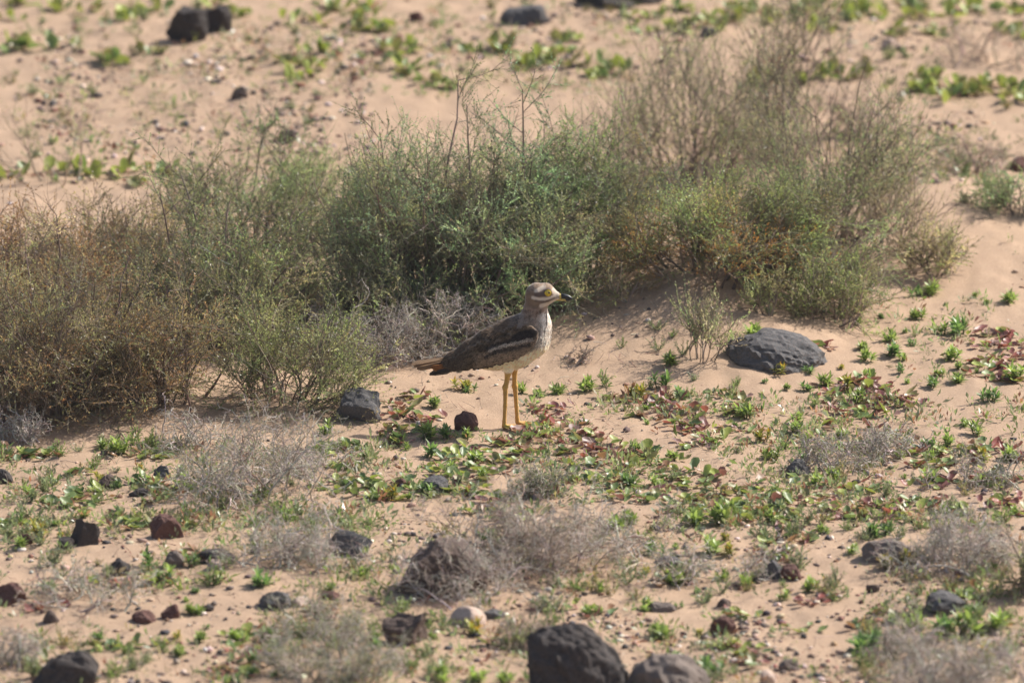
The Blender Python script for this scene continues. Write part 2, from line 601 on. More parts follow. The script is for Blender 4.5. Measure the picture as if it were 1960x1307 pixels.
def build_rocks():
    for i, (x0, x1, y0, y1, c, label, lm, op) in enumerate(ROCKS):
        w = (x1 - x0) * M
        hpx = (y1 - y0) * M
        cx = (x0 + x1) / 2
        D = .78 * w
        H = max((hpx - .22 * D * SP) / CP, .24 * w)
        c0 = G(cx, y1)
        y = c0[1] + D * .44 + op.get('back', 0) - op.get('front', 0)
        gz = float(gh(c0[0], y))
        full = H / op.get('bury', .56)
        big = w > .05
        me = rock_mesh('rock', MAT[c], 100 + i, 5 if w > .26 else (4 if big else 3), op.get('cuts', 10), op.get('rough', .12), 'flat' in op)
        o = link('rock' if w > .045 else 'stone', me, None, (c0[0], y, gz + H - full / 2), (0, 0, 0), (w / 2, D / 2, full / 2))
        tag(o, label, 'rock' if w > .045 else 'stone', 'loose rocks and stones on the sand')
        if lm:
            LANDMARKS.append((lm, cx, (y0 + y1) / 2))


build_rocks()


# ------------------------------------------------------------------ pebbles, litter on the sand (uncountable)
def build_gravel():
    r = np.random.default_rng(5)
    bm = bmesh.new(); bmesh.ops.create_icosphere(bm, subdivisions=1, radius=1)
    bv = np.array([v.co for v in bm.verts]); bf = np.array([[v.index for v in f.verts] for f in bm.faces]); bm.free()
    zones = [(0, 700, 90, 330, 1100), (0, 700, 0, 100, 250), (650, 1960, 0, 130, 700), (1650, 1960, 180, 420, 500), (0, 1960, 840, 1000, 900),
             (0, 1960, 1000, 1307, 3200), (1150, 1960, 1150, 1307, 1000), (700, 1300, 640, 830, 250),
             (-320, 0, -250, 1400, 500), (1960, 2280, -250, 1400, 500), (0, 1960, -260, 0, 400), (0, 1960, 1307, 1420, 300)]
    P, S, Cc = [], [], []
    pal = [(4, (.40, .29, .21)), (3.6, (.15, .11, .095)), (2, (.22, .11, .08)), (2.5, (.62, .52, .45)), (1.5, (.06, .055, .06))]
    for (x0, x1, y0, y1, n) in zones:
        px = r.uniform(x0, x1, n * 3); py = r.uniform(y0, y1, n * 3)
        keep = r.random(n * 3) < np.clip((fbm(px / 130, py / 60, 21, 3) - .38) * 3.2, .02, 1)
        px, py = px[keep][:n], py[keep][:n]
        for a, b in zip(px, py):
            x, y = flat(a, b)
            P.append((x, y))
        n = len(px)
        S.append(np.where(py < 420, .0035, .0022) + .0115 * r.random(n) ** 3.2)
        Cc.append(pick(r, pal, n, .2))
    P = np.array(P); S = np.concatenate(S); Cc = np.concatenate(Cc)
    Z = gh(P[:, 0], P[:, 1])
    N = len(P)
    sc = S[:, None] * r.uniform(.6, 1.3, (N, 3)) * np.array([1, 1, .6])
    a = r.uniform(0, 6.28, N)
    v = bv[None] * (1 + .18 * r.normal(size=(N, len(bv), 1)))
    v = v * sc[:, None]
    x = v[..., 0] * np.cos(a)[:, None] - v[..., 1] * np.sin(a)[:, None]
    y = v[..., 0] * np.sin(a)[:, None] + v[..., 1] * np.cos(a)[:, None]
    V = np.stack([x + P[:, 0:1], y + P[:, 1:2], v[..., 2] + (Z + sc[:, 2] * .35)[:, None]], -1).reshape(-1, 3)
    F = (bf[None] + (np.arange(N) * len(bv))[:, None, None]).reshape(-1, 3)
    o = link('gravel', np_mesh('gravel', V, F, np.repeat(Cc, len(bv), 0), MAT['pebble']))
    tag(o, 'scattered small pebbles and shell bits on the sand', 'gravel', kind='stuff')
    # dead stalks and leaf crumbs
    g = Geo()
    zones = [(0, 700, 20, 330, 1500), (1500, 1960, 0, 420, 1500), (0, 1960, 840, 1307, 3000), (650, 1350, 640, 840, 250), (600, 1300, 0, 170, 500), (-320, 0, -250, 1400, 300), (1960, 2280, -250, 1400, 300), (0, 1960, -260, 0, 300)]
    for (x0, x1, y0, y1, n) in zones:
        px = r.uniform(x0, x1, n * 2); py = r.uniform(y0, y1, n * 2)
        keep = r.random(n * 2) < np.clip((fbm(px / 160, py / 70, 33, 3) - .36) * 3, .04, 1)
        x, y = flat(px[keep], py[keep])
        z = gh(x, y)
        n2 = len(x)
        az = r.uniform(0, 6.28, n2)
        el = np.abs(r.normal(size=n2)) * .45
        d = np.stack([np.cos(az) * np.cos(el), np.sin(az) * np.cos(el), np.sin(el)], -1)
        Pq = grow(np.stack([x, y, z + .001], -1), d, r.uniform(.008, .055, n2), 4, r, .25, -.02)
        Pq[..., 2] = np.maximum(Pq[..., 2], gh(Pq[..., 0], Pq[..., 1]) + .0008)
        tubes(g, Pq, r.uniform(.0005, .0011, n2), r.uniform(.0003, .0006, n2), pick(r, [(3, (.46, .36, .27)), (2, (.30, .24, .20)), (1.5, (.62, .55, .46)), (1, (.26, .11, .09))], n2))
    o = link('litter', g.mesh('litter', MAT['wood']))
    tag(o, 'dry stalks and plant crumbs strewn over the sand', 'litter', kind='stuff')


build_gravel()

# ------------------------------------------------------------------ shrubs
GREEN = [(4, (.175, .205, .105)), (4, (.21, .24, .125)), (3, (.15, .20, .115)), (1.6, (.27, .25, .155)), (1.0, (.32, .255, .18))]
BLUEGREEN = [(4, (.165, .235, .145)), (3, (.21, .28, .175)), (2, (.25, .31, .18)), (1, (.27, .265, .165))]
OLIVE = [(4, (.21, .20, .115)), (3, (.24, .22, .13)), (2, (.165, .185, .10)), (2, (.30, .235, .15)), (1, (.30, .185, .115))]
BROWN = [(4, (.26, .15, .09)), (3, (.30, .17, .095)), (2, (.21, .19, .11)), (2, (.35, .265, .185)), (1, (.33, .185, .095))]
YGREEN = [(4, (.175, .215, .085)), (3, (.16, .20, .095)), (2, (.22, .25, .11)), (1.2, (.33, .215, .10)), (1, (.15, .19, .09))]
STRAW = [(3, (.33, .275, .20)), (2, (.22, .22, .13)), (2, (.27, .215, .165)), (1, (.20, .225, .125))]
WOOD = [(3, (.22, .17, .135)), (2, (.29, .23, .185)), (2, (.15, .115, .095))]
GREYWOOD = [(3, (.46, .405, .355)), (2, (.58, .52, .46)), (2, (.34, .295, .255)), (1, (.38, .30, .23))]
PINKWOOD = [(3, (.34, .265, .21)), (2, (.43, .34, .275)), (1, (.25, .19, .15))]


def make_shrub(label, px, py, wpx, hpx, pal, seed, n1=30, n2=8, n3=6, leaves=24, leaf=(.0092, .0034), twig=.13, depth=.8,
               wood=WOOD, spread=1.0, upr=.03, tuft=.42, side=.55, stem=1.0, lean=(0, 0), lm=None, name='shrub', group='wild shrubs', inner=None, cat='shrub'):
    r = np.random.default_rng(seed)
    b = G(px, py)
    W = wpx * M / 2
    H = hpx * M / CP
    az = r.uniform(0, 2 * math.pi, n1)
    s = np.sqrt(r.random(n1)) * .98
    bs = s * np.minimum(.62, .40 * spread) * r.uniform(.5, 1.2, n1)
    base = np.stack([bs * W * np.cos(az) + .05 * W * r.normal(size=n1), bs * W * depth * np.sin(az) + .05 * W * r.normal(size=n1), np.zeros(n1)], -1)
    base[:, 2] = gh(base[:, 0] + b[0], base[:, 1] + b[1]) - b[2] - .01
    tgt = np.stack([W * s * np.cos(az) + lean[0] * W, W * depth * s * np.sin(az) + lean[1] * W, H * np.sqrt(np.maximum(1 - (s * .96) ** 2, .03)) * (1 - .75 * r.random(n1) ** 1.7)], -1)
    lead = r.random(n1) < .14
    tgt[lead, 2] *= r.uniform(1.1, 1.38, int(lead.sum()))
    d = tgt - base
    P1 = grow(base, d + np.array([0, 0, -.12 * H]), np.linalg.norm(d, axis=1) * .86, 7, r, .12, upr * .5)
    gs, gf = Geo(), Geo()
    thick = min(1.0, max(.3, W / .35)) * stem
    tubes(gs, P1, (.0048 + .0035 * r.random(n1)) * thick, np.full(n1, .0015) * thick ** .5, pick(r, wood, n1), 5)
    s2, d2, t2 = kids(P1, n2, r, tuft, (25, 75))
    N2 = len(s2)
    P2 = grow(s2, d2, twig * 1.45 * r.uniform(.6, 1.25, N2) * (1.25 - .5 * t2), 6, r, .13, upr)
    gap = fbm(P2[:, 3, 0] * 7 + 3 * seed, P2[:, 3, 2] * 8 + P2[:, 3, 1] * 4, seed + 40, 2)
    P2 = P2[gap > .39]
    N2 = len(P2)
    tubes(gs, P2[:, [0, 2, 3, 5]], np.full(N2, .0015), np.full(N2, .0007), pick(r, wood, N2), 3)
    s3, d3, t3 = kids(P2, n3, r, .12, (20, 65))
    N3 = len(s3)
    P3 = grow(s3, d3, twig * side * r.uniform(.45, 1.2, N3), 5, r, .10, upr * 1.2)
    hue = fbm(P3[:, 2, 0] * 9 + seed * 7, P3[:, 2, 2] * 9 + P3[:, 2, 1] * 6, seed, 2)      # patches of fresher and drier growth
    main = np.repeat(np.repeat(pick(r, pal, n1, .44), n2, axis=0)[gap > .39], n3, axis=0)
    clump = (main * .6 + np.repeat(pick(r, pal, N2, .22), n3, axis=0) * .25 + pick(r, pal, N3, .12) * .15) * 1.12
    dry = np.clip((hue - .56) * 6, 0, 1)[:, None]
    clump = clump * (1 - .65 * dry) + pick(r, STRAW + [(1.5, (.25, .15, .085))], N3, .15) * .65 * dry
    clump = clump * (1 + .9 * (.5 - hue))[:, None]
    tubes(gs, P3[:, ::2], np.full(N3, .0006), np.full(N3, .0003), pick(r, wood, N3) * .45 + clump * .65, 3)
    if inner:   # dead wood-coloured clumps low in the shrub
        low = P3[:, 0, 2] < H * .45 + .1 * H * r.normal(size=N3)
        sel = low & (r.random(N3) < .55)
        clump[sel] = pick(r, inner, int(sel.sum()), .15)
    bare = np.repeat(r.random(N2) < .14, n3)
    live = ~bare
    sL, dL, tL = kids(P3[live], leaves, r, .05, (22, 62))
    cl = np.repeat(clump[live], leaves, axis=0) * (1 + .16 * r.normal(size=(len(sL), 1)))
    leaf_tris(gf, sL, dL, leaf[0] * r.uniform(.6, 1.35, len(sL)) * (1.15 - .45 * tL), leaf[1] * r.uniform(.7, 1.3, len(sL)), cl, r)
    # keep everything above the sand
    for g in (gs, gf):
        for v in g.V:
            zz = gh(v[:, 0] + b[0], v[:, 1] + b[1]) - b[2] - .012
            v[:, 2] = np.maximum(v[:, 2], zz)
    root = link(name, None, None, b)
    tag(root, label, cat, group)
    link('stems', gs.mesh('stems', MAT['wood']), root)
    link('foliage', gf.mesh('foliage', MAT['foliage']), root)
    if lm:
        LANDMARKS.append((lm, px, py - hpx * .15))
    return root


make_shrub('brownish olive shrub filling the left edge, rusty dead foliage in its side', 80, 772, 580, 350, OLIVE + BROWN[:1], 1, 70, 11, 10, 8, lm='brownish left shrub', inner=BROWN, spread=1.5, tuft=.08)
make_shrub('rust-brown dried shrub at the left edge behind the brownish olive one', 50, 640, 400, 270, BROWN, 2, 36, 10, 9, 9, spread=1.4, tuft=.2)
make_shrub('loose olive green shrub with drooping twigs between left and central shrubs', 440, 640, 500, 300, OLIVE[:3] + GREEN[:3], 3, 50, 11, 10, 9, spread=1.5, inner=OLIVE, lm='loose olive shrub', tuft=.15)
make_shrub('brown-olive shrub closing the gap between the rusty left shrub and the grey-green lobe', 235, 575, 330, 240, OLIVE + BROWN[:2], 26, 34, 10, 9, 8, spread=1.5, tuft=.2)
make_shrub('low brown-green shrub with sand showing through beside the brownish left one', 320, 765, 320, 240, OLIVE + BROWN[:1], 24, 26, 10, 9, 9, spread=1.4, inner=BROWN, tuft=.1)
make_shrub('olive green bush drooping over the grey rock left of the bird', 560, 765, 260, 230, OLIVE[:3] + YGREEN[:2], 4, 26, 10, 9, 9, spread=1.5, lean=(.15, -.1), tuft=.2)
make_shrub('grey-green shrub lobe standing behind the loose olive shrub', 480, 470, 380, 240, GREEN, 5, 40, 10, 10, 9, spread=1.4)
make_shrub('largest dense green shrub, dark woody base, right behind the bird', 870, 585, 600, 430, GREEN + BLUEGREEN[:2], 6, 98, 12, 11, 8, spread=1.5, inner=STRAW, lm='largest green shrub', upr=.05, tuft=.3)
make_shrub('green shrub filling the gap left of the largest green one', 690, 555, 320, 330, GREEN + OLIVE[:2], 25, 38, 11, 10, 9, spread=1.5, inner=STRAW, upr=.05)
make_shrub('bright grey-green leafy spray low in front of the largest shrub', 985, 590, 270, 260, BLUEGREEN, 7, 26, 11, 11, 10, upr=.08, lean=(.1, -.1), spread=1.2, tuft=.3)
make_shrub('soft green bush spreading between the largest shrub and the orange-tinged one', 1125, 535, 320, 340, BLUEGREEN + YGREEN[:2], 8, 38, 11, 10, 9, lean=(.15, 0), spread=1.5)
make_shrub('yellowish green shrub with orange dead twigs in its base on the sand mound', 1350, 515, 350, 185, YGREEN, 9, 42, 11, 10, 8, inner=[(3, (.33, .16, .06)), (1, (.22, .13, .07))], spread=1.5, lm='orange-tinged shrub', tuft=.3)
make_shrub('rounded mid green shrub on the sand mound right of the orange-tinged one', 1515, 535, 280, 220, YGREEN[:3] + GREEN[:3], 10, 42, 11, 10, 8, lean=(.15, -.1), spread=1.4, lm='rounded mid green shrub', tuft=.3)
make_shrub('low soft olive plant trailing down from the rounded mid green shrub', 1585, 608, 220, 75, YGREEN[:2] + OLIVE[:3], 11, 20, 8, 7, 8, twig=.10, name='low_shrub', spread=1.5, tuft=.2)
make_shrub('tall sparse twiggy shrub with thin grey-brown stems behind the central shrubs', 1310, 360, 380, 340, STRAW + GREEN[:2], 12, 52, 7, 4, 8, wood=WOOD, upr=.14, twig=.15, lm='sparse twiggy shrub', spread=1.3, tuft=.3, side=.9, stem=.6)
make_shrub('tall bare brownish shrub of upright stems on the far slope', 1590, 460, 330, 410, STRAW + GREEN[:3], 13, 58, 7, 5, 8, wood=WOOD, upr=.16, twig=.16, lm='bare upright shrub', spread=1.3, tuft=.2, side=.8, stem=.6)
make_shrub('thin grey twiggy shrub reaching the upper edge of the picture', 1490, 300, 290, 400, STRAW + GREEN[:1], 14, 40, 6, 3, 7, wood=WOOD, upr=.16, twig=.16, spread=1.3, tuft=.3, side=.9, stem=.6)
make_shrub('small wispy olive shrub on the bare slope near the right side', 1785, 525, 120, 100, OLIVE[:3] + STRAW[:1], 15, 16, 7, 6, 9, twig=.09, lm='small wispy slope shrub', name='low_shrub')
make_shrub('sparse dry upright wisps beside the bare brownish shrub', 1700, 490, 160, 130, STRAW, 16, 14, 6, 4, 7, wood=PINKWOOD, upr=.15, twig=.11, name='low_shrub', side=.9)
make_shrub('dark green bush cut by the right edge above its shadow', 1950, 412, 130, 70, BLUEGREEN + GREEN[:2], 17, 20, 8, 8, 9, twig=.08, name='low_shrub', lm='right-edge dark bush', tuft=.2)
make_shrub('olive green bush cut by the right edge low in the picture', 1968, 1135, 90, 160, OLIVE[:3] + YGREEN[:2], 18, 22, 9, 8, 9, twig=.08, name='low_shrub', lm='low right-edge bush', tuft=.2)
make_shrub('thin grey-green wispy plant in front of the sand mound', 1345, 690, 120, 110, GREEN + STRAW[:2], 19, 10, 5, 5, 9, twig=.08, upr=.2, name='low_shrub', lm='wispy mound plant', side=.8)
make_shrub('thin pale green wispy plant on the crest of the sand mound', 1470, 605, 80, 70, GREEN[:2] + STRAW[:1], 20, 7, 5, 5, 9, twig=.06, upr=.2, name='low_shrub', side=.8)
make_shrub('dry upright wisps on far sand above the left shrubs', 110, 340, 280, 110, STRAW, 21, 8, 4, 3, 5, wood=PINKWOOD, upr=.2, twig=.12, name='low_shrub', lm='far dry wisps', spread=1.6, side=.9)
make_shrub('low sparse greenish twigs under the largest green shrub', 770, 640, 280, 130, GREEN[:3] + STRAW, 22, 26, 8, 7, 8, twig=.09, name='low_shrub', spread=1.5, tuft=.2)
make_shrub('pale twiggy bush with few leaves at the right of the largest shrub', 1200, 572, 140, 60, STRAW + GREEN[:1], 23, 10, 6, 5, 7, wood=PINKWOOD, twig=.07, name='low_shrub')


def make_dry(label, px, py, wpx, hpx, seed, n1=16, n2=7, n3=6, n4=4, pal=GREYWOOD, lm=None, depth=.8, leafy=0, lpal=None):
    r = np.random.default_rng(seed)
    b = G(px, py)
    W = wpx * M / 2
    H = hpx * M / CP
    base = np.stack([r.normal(size=n1) * W * .45, r.normal(size=n1) * W * .45 * depth, np.zeros(n1) - .005], -1)
    az = r.uniform(0, 6.283, n1)
    s = np.sqrt(r.random(n1))
    tgt = base * .6 + np.stack([W * s * np.cos(az), W * depth * s * np.sin(az), H * np.sqrt(np.maximum(1 - s * s * .9, .06)) * (1 - .7 * r.random(n1) ** 1.3) * np.where(r.random(n1) < .15, 1.35, 1)], -1)
    d = tgt - base
    ln = np.linalg.norm(d, axis=1)
    sc = float(np.mean(ln))
    g = Geo()
    P1 = grow(base, d, ln * .75, 8, r, .26, .0)
    tubes(g, P1, np.full(n1, .0032), np.full(n1, .0014), pick(r, pal, n1), 4)
    s2, d2, _ = kids(P1, n2, r, .15, (30, 75))
    P2 = grow(s2, d2, sc * .55 * r.uniform(.5, 1.2, len(s2)), 7, r, .33, .02)
    tubes(g, P2, np.full(len(s2), .0015), np.full(len(s2), .0008), pick(r, pal, len(s2)), 3)
    s3, d3, _ = kids(P2, n3, r, .15, (30, 80))
    P3 = grow(s3, d3, sc * .30 * r.uniform(.5, 1.2, len(s3)), 5, r, .4, .02)
    tubes(g, P3, np.full(len(s3), .0009), np.full(len(s3), .0005), pick(r, pal, len(s3)), 3)
    n4 = min(n4, 2)
    if n4:
        s4, d4, _ = kids(P3, n4, r, .2, (30, 80))
        P4 = grow(s4, d4, sc * .14 * r.uniform(.5, 1.2, len(s4)), 3, r, .4, .02)
        tubes(g, P4, np.full(len(s4), .0006), np.full(len(s4), .00035), pick(r, pal, len(s4)), 3)
    gl = None
    if leafy:
        gl = Geo()
        sL, dL, _ = kids(P3, leafy, r, .1, (25, 70))
        leaf_quads(gl, sL, dL, .008 * r.uniform(.6, 1.4, len(sL)), .0024 * r.uniform(.7, 1.3, len(sL)), pick(r, lpal, len(sL)), r)
    for gg in (g, gl):
        if gg is None:
            continue
        for v in gg.V:
            v[:, 2] = np.maximum(v[:, 2], gh(v[:, 0] + b[0], v[:, 1] + b[1]) - b[2] - .006)
    root = link('dry_shrub', None, None, b)
    tag(root, label, 'dry shrub', 'dead grey twig shrubs')
    link('twigs', g.mesh('twigs', MAT['wood']), root)
    if gl:
        link('foliage', gl.mesh('foliage', MAT['foliage']), root)
    if lm:
        LANDMARKS.append((lm, px, py - hpx * .25))


GG = [(3, (.13, .16, .085)), (2, (.17, .19, .11)), (1, (.2, .18, .12))]
make_dry('faint pale twigs over sand at the foot of the wide low dead shrub', 560, 900, 220, 110, 50, 12, 6, 5, 3)
make_dry('low grey twig tangle left of the flat black slab', 170, 1150, 240, 90, 51, 12, 6, 5, 2, leafy=3, lpal=GG)
make_dry('grey-green wisps left of the rough brown lava rock', 620, 1220, 240, 90, 52, 14, 6, 5, 2, leafy=4, lpal=GG)
make_dry('sparse pale twigs amid creepers below the large grey rock', 1560, 900, 240, 80, 53, 12, 6, 5, 2, leafy=2, lpal=GG)
make_dry('fine dead twigs beside the upright grey stone', 1330, 1110, 240, 90, 54, 12, 6, 5, 2, leafy=2, lpal=GG)
make_dry('pale twigs at the right edge above the low bush', 1900, 930, 180, 80, 55, 12, 6, 5, 2, leafy=2, lpal=GG)
make_dry('faint dry wisps at the upper right corner', 1870, 120, 260, 120, 57, 12, 5, 4, 0, pal=PINKWOOD)
make_dry('dry wisps rising beside the whitish far stone', 1660, 260, 200, 220, 58, 14, 6, 4, 0, pal=PINKWOOD)
make_dry('silvery dead twigs against the base of the largest green shrub', 775, 672, 170, 130, 59, 14, 7, 6, 2)
make_dry('pale grey dead twig shrub left of the tail of the bird', 690, 690, 190, 165, 31, 18, 7, 6, 4, lm='dead shrub by the tail')
make_dry('grey dead twigs right above the back of the bird', 870, 655, 190, 130, 32, 16, 7, 6, 3)
make_dry('wide low grey dead shrub below the loose olive shrub', 470, 950, 320, 190, 33, 18, 7, 6, 3, leafy=2, lpal=GG, lm='wide low dead shrub')
make_dry('tangled grey dead shrub covering the right side of the large cracked rock', 885, 1140, 250, 130, 34, 22, 7, 7, 4, lm='tangled shrub on cracked rock')
make_dry('largest tangle of pale dry twigs right of the cracked rock', 1010, 1090, 270, 195, 35, 26, 8, 7, 3, pal=PINKWOOD + GREYWOOD, lm='largest dry twig tangle')
make_dry('small grey-green tuft of twigs on top of the largest dry tangle', 1030, 950, 110, 80, 36, 12, 6, 6, 3, leafy=5, lpal=GG)
make_dry('flat grey dead shrub above the open sand patch on the left', 570, 1075, 260, 120, 37, 18, 7, 6, 4, lm='flat grey dead shrub')
make_dry('dense grey dead shrub by the low right-edge bush', 1840, 1085, 230, 125, 38, 24, 8, 7, 3, lm='dense dead shrub on the right')
make_dry('blurred grey dead shrub cut by the lower edge near the right corner', 1830, 1330, 320, 130, 39, 24, 8, 6, 3, lm='lower-edge dead shrub')
make_dry('grey wispy dead shrub among creeping leaves on the right', 1710, 870, 190, 85, 40, 14, 6, 6, 3, leafy=1, lpal=GG, lm='wispy dead shrub on the right')
make_dry('grey-green wispy shrub at the bottom left of the biggest black boulder', 640, 1300, 250, 170, 41, 16, 7, 6, 2, leafy=6, lpal=GG, lm='bottom grey-green wisps')
make_dry('thin dead twigs at the lower edge of the brownish left shrub', 350, 855, 180, 90, 42, 12, 6, 5, 3)
make_dry('dead twigs low at the left edge under the brownish shrub', 30, 840, 170, 70, 43, 12, 6, 5, 3)
make_dry('sparse dead twigs beside the rough brown lava rock', 1000, 1240, 150, 90, 44, 12, 6, 5, 2, pal=PINKWOOD)
make_dry('low dead twigs on the bottom left edge by the lumpy black rock', 20, 1270, 130, 110, 45, 12, 6, 5, 3)
make_dry('spread of fine dead twigs right of the largest dry tangle', 1180, 1050, 230, 110, 46, 14, 6, 5, 3, leafy=1, lpal=GG)
make_dry('dead twigs over the thick rosette clump near the lower right', 1740, 1260, 190, 70, 47, 12, 6, 5, 3)
make_dry('wispy dead twigs scattered on far sand at the upper right', 1850, 330, 220, 110, 48, 12, 5, 4, 2, pal=PINKWOOD)
make_dry('small bare twig on bare sand right behind the breast of the bird', 1100, 690, 70, 42, 49, 7, 5, 4, 2, pal=PINKWOOD)


# ------------------------------------------------------------------ small plants
def blade(g, base, d, n_up, ln, w, col, tip_col, curl=.5, rows=5, cup=.18, round_=1.0):
    """one leaf as a cupped strip: rows x 3 verts"""
    s = norm(np.cross(d, n_up))
    V, C = [], []
    p = np.array(base, float)
    dd = np.array(d, float)
    for i in range(rows):
        t = i / (rows - 1)
        ww = w * .5 * (max(.10, math.sin(math.pi * min(1, (t ** .75) * .86 + .10)) ** (.8 / round_)))
        u = norm(np.cross(s, dd))
        for k in (-1, 0, 1):
            V.append(p + s * ww * k + u * (cup * ww * abs(k)))
            C.append(np.array(col) * (1 - t) + np.array(tip_col) * t)
        p = p + dd * ln / (rows - 1)
        dd = norm(dd + curl / (rows - 1) * (np.array([d[0], d[1], 0]) * .9 - np.array([0, 0, .55])))
    F = []
    for i in range(rows - 1):
        for k in range(2):
            a = i * 3 + k
            F.append((a, a + 1, a + 4, a + 3))
    g.add(V, F, np.array(C))


def rosette_mesh(seed, kind):
    """unit plant about 1 m wide, scaled at placement"""
    r = np.random.default_rng(seed)
    g = Geo()
    shoots = r.integers(3, 7)
    for k in range(shoots):
        a = r.uniform(0, 6.283)
        rad = r.uniform(0, .26)
        b0 = np.array([math.cos(a) * rad, math.sin(a) * rad, 0])
        hh = r.uniform(.12, .5)
        ax = norm(np.array([math.cos(a) * .35, math.sin(a) * .35, 1]) + .15 * r.normal(size=3))
        P = np.stack([b0 + ax * hh * t for t in (-.1, .5, 1)])[None]
        tubes(g, P, [.03], [.022], (.13, .16, .06), 4)
        nl = r.integers(11, 18)
        for i in range(nl):
            t = i / nl
            az = i * 2.399 + a
            el = .15 + 1.1 * t + .15 * r.normal()
            d = norm(np.array([math.cos(az) * math.cos(el), math.sin(az) * math.cos(el), math.sin(el)]) + .35 * (ax - np.array([0, 0, 1])))
            base = b0 + ax * hh * (.25 + .75 * t)
            v = 1 + .18 * r.normal()
            if kind == 'bright':
                c = np.array([.225, .30, .09]) * v; tc = np.array([.30, .37, .13]) * v
            elif kind == 'deep':
                c = np.array([.13, .22, .08]) * v; tc = np.array([.19, .275, .105]) * v
            else:
                c = np.array([.24, .28, .08]) * v; tc = np.array([.38, .33, .09]) * v
                if r.random() < .25:
                    tc = np.array([.55, .27, .03]) * v
            blade(g, base, d, np.array([0, 0, 1.0]) + .2 * r.normal(size=3), r.uniform(.26, .42), r.uniform(.085, .13), c, tc, .45, 5, .3)
    return g.mesh('rosette_plant', MAT['succulent'], True)


def weed_mesh(seed, kind):
    """unit wiry grey-green weed"""
    r = np.random.default_rng(seed)
    g = Geo()
    n = int(r.integers(7, 14))
    az = r.uniform(0, 6.283, n)
    el = r.uniform(.25, 1.35, n)
    d = np.stack([np.cos(az) * np.cos(el), np.sin(az) * np.cos(el), np.sin(el)], -1)
    P = grow(np.stack([.05 * r.normal(size=n), .05 * r.normal(size=n), np.full(n, -.02)], -1), d, r.uniform(.35, .75, n), 6, r, .12, .08)
    tubes(g, P, np.full(n, .014), np.full(n, .008), (.2, .18, .12), 3)
    s, dd, t = kids(P, 16, r, .1, (25, 60))
    if kind == 'grey':
        pal = [(3, (.22, .26, .17)), (2, (.28, .315, .215)), (1, (.19, .235, .135)), (.7, (.34, .31, .22))]
    elif kind == 'green':
        pal = [(3, (.17, .24, .09)), (2, (.21, .28, .11)), (1, (.25, .265, .11))]
    else:
        pal = [(3, (.30, .25, .17)), (2, (.22, .20, .12)), (1, (.16, .18, .08)), (1, (.42, .28, .09))]
    leaf_quads(g, s, dd, .17 * r.uniform(.6, 1.3, len(s)), .042 * r.uniform(.7, 1.3, len(s)), pick(r, pal, len(s)), r)
    return g.mesh('weed', MAT['succulent'], False)


def round_leaf_mesh(seed, col, edge, long_=1.0):
    """unit leaf lying along +x from the origin, cupped and wavy, 1 long"""
    r = np.random.default_rng(seed)
    n = 14
    V = [(.48 * long_, 0, -.05)]
    C = [col]
    for ring, rr in ((1, .6), (2, 1.0)):
        for k in range(n):
            a = 2 * math.pi * k / n
            w = 1 + .09 * r.normal()
            x = (.5 + .5 * rr * math.cos(a) * w) * long_
            y = .44 * rr * math.sin(a) * w * (1 - .22 * math.cos(a + math.pi))
            z = .22 * (rr ** 2) * (.35 + .5 * abs(math.sin(a))) - .05 + .05 * r.normal() * (rr > .9)
            V.append((x, y, z))
            C.append(col if ring == 1 else edge)
    F3 = [(0, 1 + k, 1 + (k + 1) % n) for k in range(n)]
    F4 = [(1 + k, 1 + n + k, 1 + n + (k + 1) % n, 1 + (k + 1) % n) for k in range(n)]
    return np_mesh('leaf', np.array(V), [np.array(F3), np.array(F4)], np.array(C), MAT['creeping'], True)


LEAFCOL = dict(
    green=((.18, .25, .085), (.23, .29, .11)), olive=((.23, .235, .095), (.29, .235, .12)), lime=((.30, .355, .085), (.36, .40, .115)),
    red=((.30, .095, .08), (.36, .14, .11)), maroon=((.215, .085, .08), (.27, .14, .125)), rust=((.29, .16, .09), (.34, .205, .125)),
    mauve=((.29, .185, .17), (.35, .245, .22)), deep=((.115, .18, .075), (.15, .21, .09)))
LEAFMESH = {k: [round_leaf_mesh(300 + 7 * j + i, *v, 1.0 + .22 * i) for i in range(3)] for j, (k, v) in enumerate(LEAFCOL.items())}
ROSETTE = {k: [rosette_mesh(400 + 10 * j + i, k) for i in range(6)] for j, k in enumerate(('bright', 'deep', 'tinged'))}
WEED = {k: [weed_mesh(500 + 10 * j + i, k) for i in range(6)] for j, k in enumerate(('grey', 'green', 'dry'))}


def runner_mesh(seed):
    """short creeping stems that carry the leaves, unit size"""
    r = np.random.default_rng(seed)
    g = Geo()
    n = int(r.integers(3, 6))
    az = r.uniform(0, 6.283, n)
    P = grow(np.zeros((n, 3)) + [0, 0, .02], np.stack([np.cos(az), np.sin(az), np.full(n, .05)], -1), r.uniform(.3, .5, n), 5, r, .2, 0)
    tubes(g, P, np.full(n, .022), np.full(n, .012), (.28, .13, .08), 4)
    return g.mesh('runners', MAT['wood'])


RUNNERS = [runner_mesh(600 + i) for i in range(6)]
PLANTS = []       # (object, look, px, py)


def place_rosette(px, py, size, kind='bright', r=rng):
    p = G(px, py)
    s = size * M * r.uniform(.92, 1.08)
    o = link('rosette_plant', ROSETTE[kind][r.integers(6)], None, p, (0.1 * r.normal(), .1 * r.normal(), r.uniform(0, 6.28)), (s, s, s * r.uniform(.8, 1.1)))
    look = {'bright': 'bright green succulent rosette', 'deep': 'deep green succulent rosette', 'tinged': 'orange-tipped yellow-green rosette'}[kind]
    tag(o, None, 'plant', 'small succulent rosettes on the sand')
    PLANTS.append((o, ('large ' if size > 50 else 'small ' if size < 32 else '') + look, px, py))


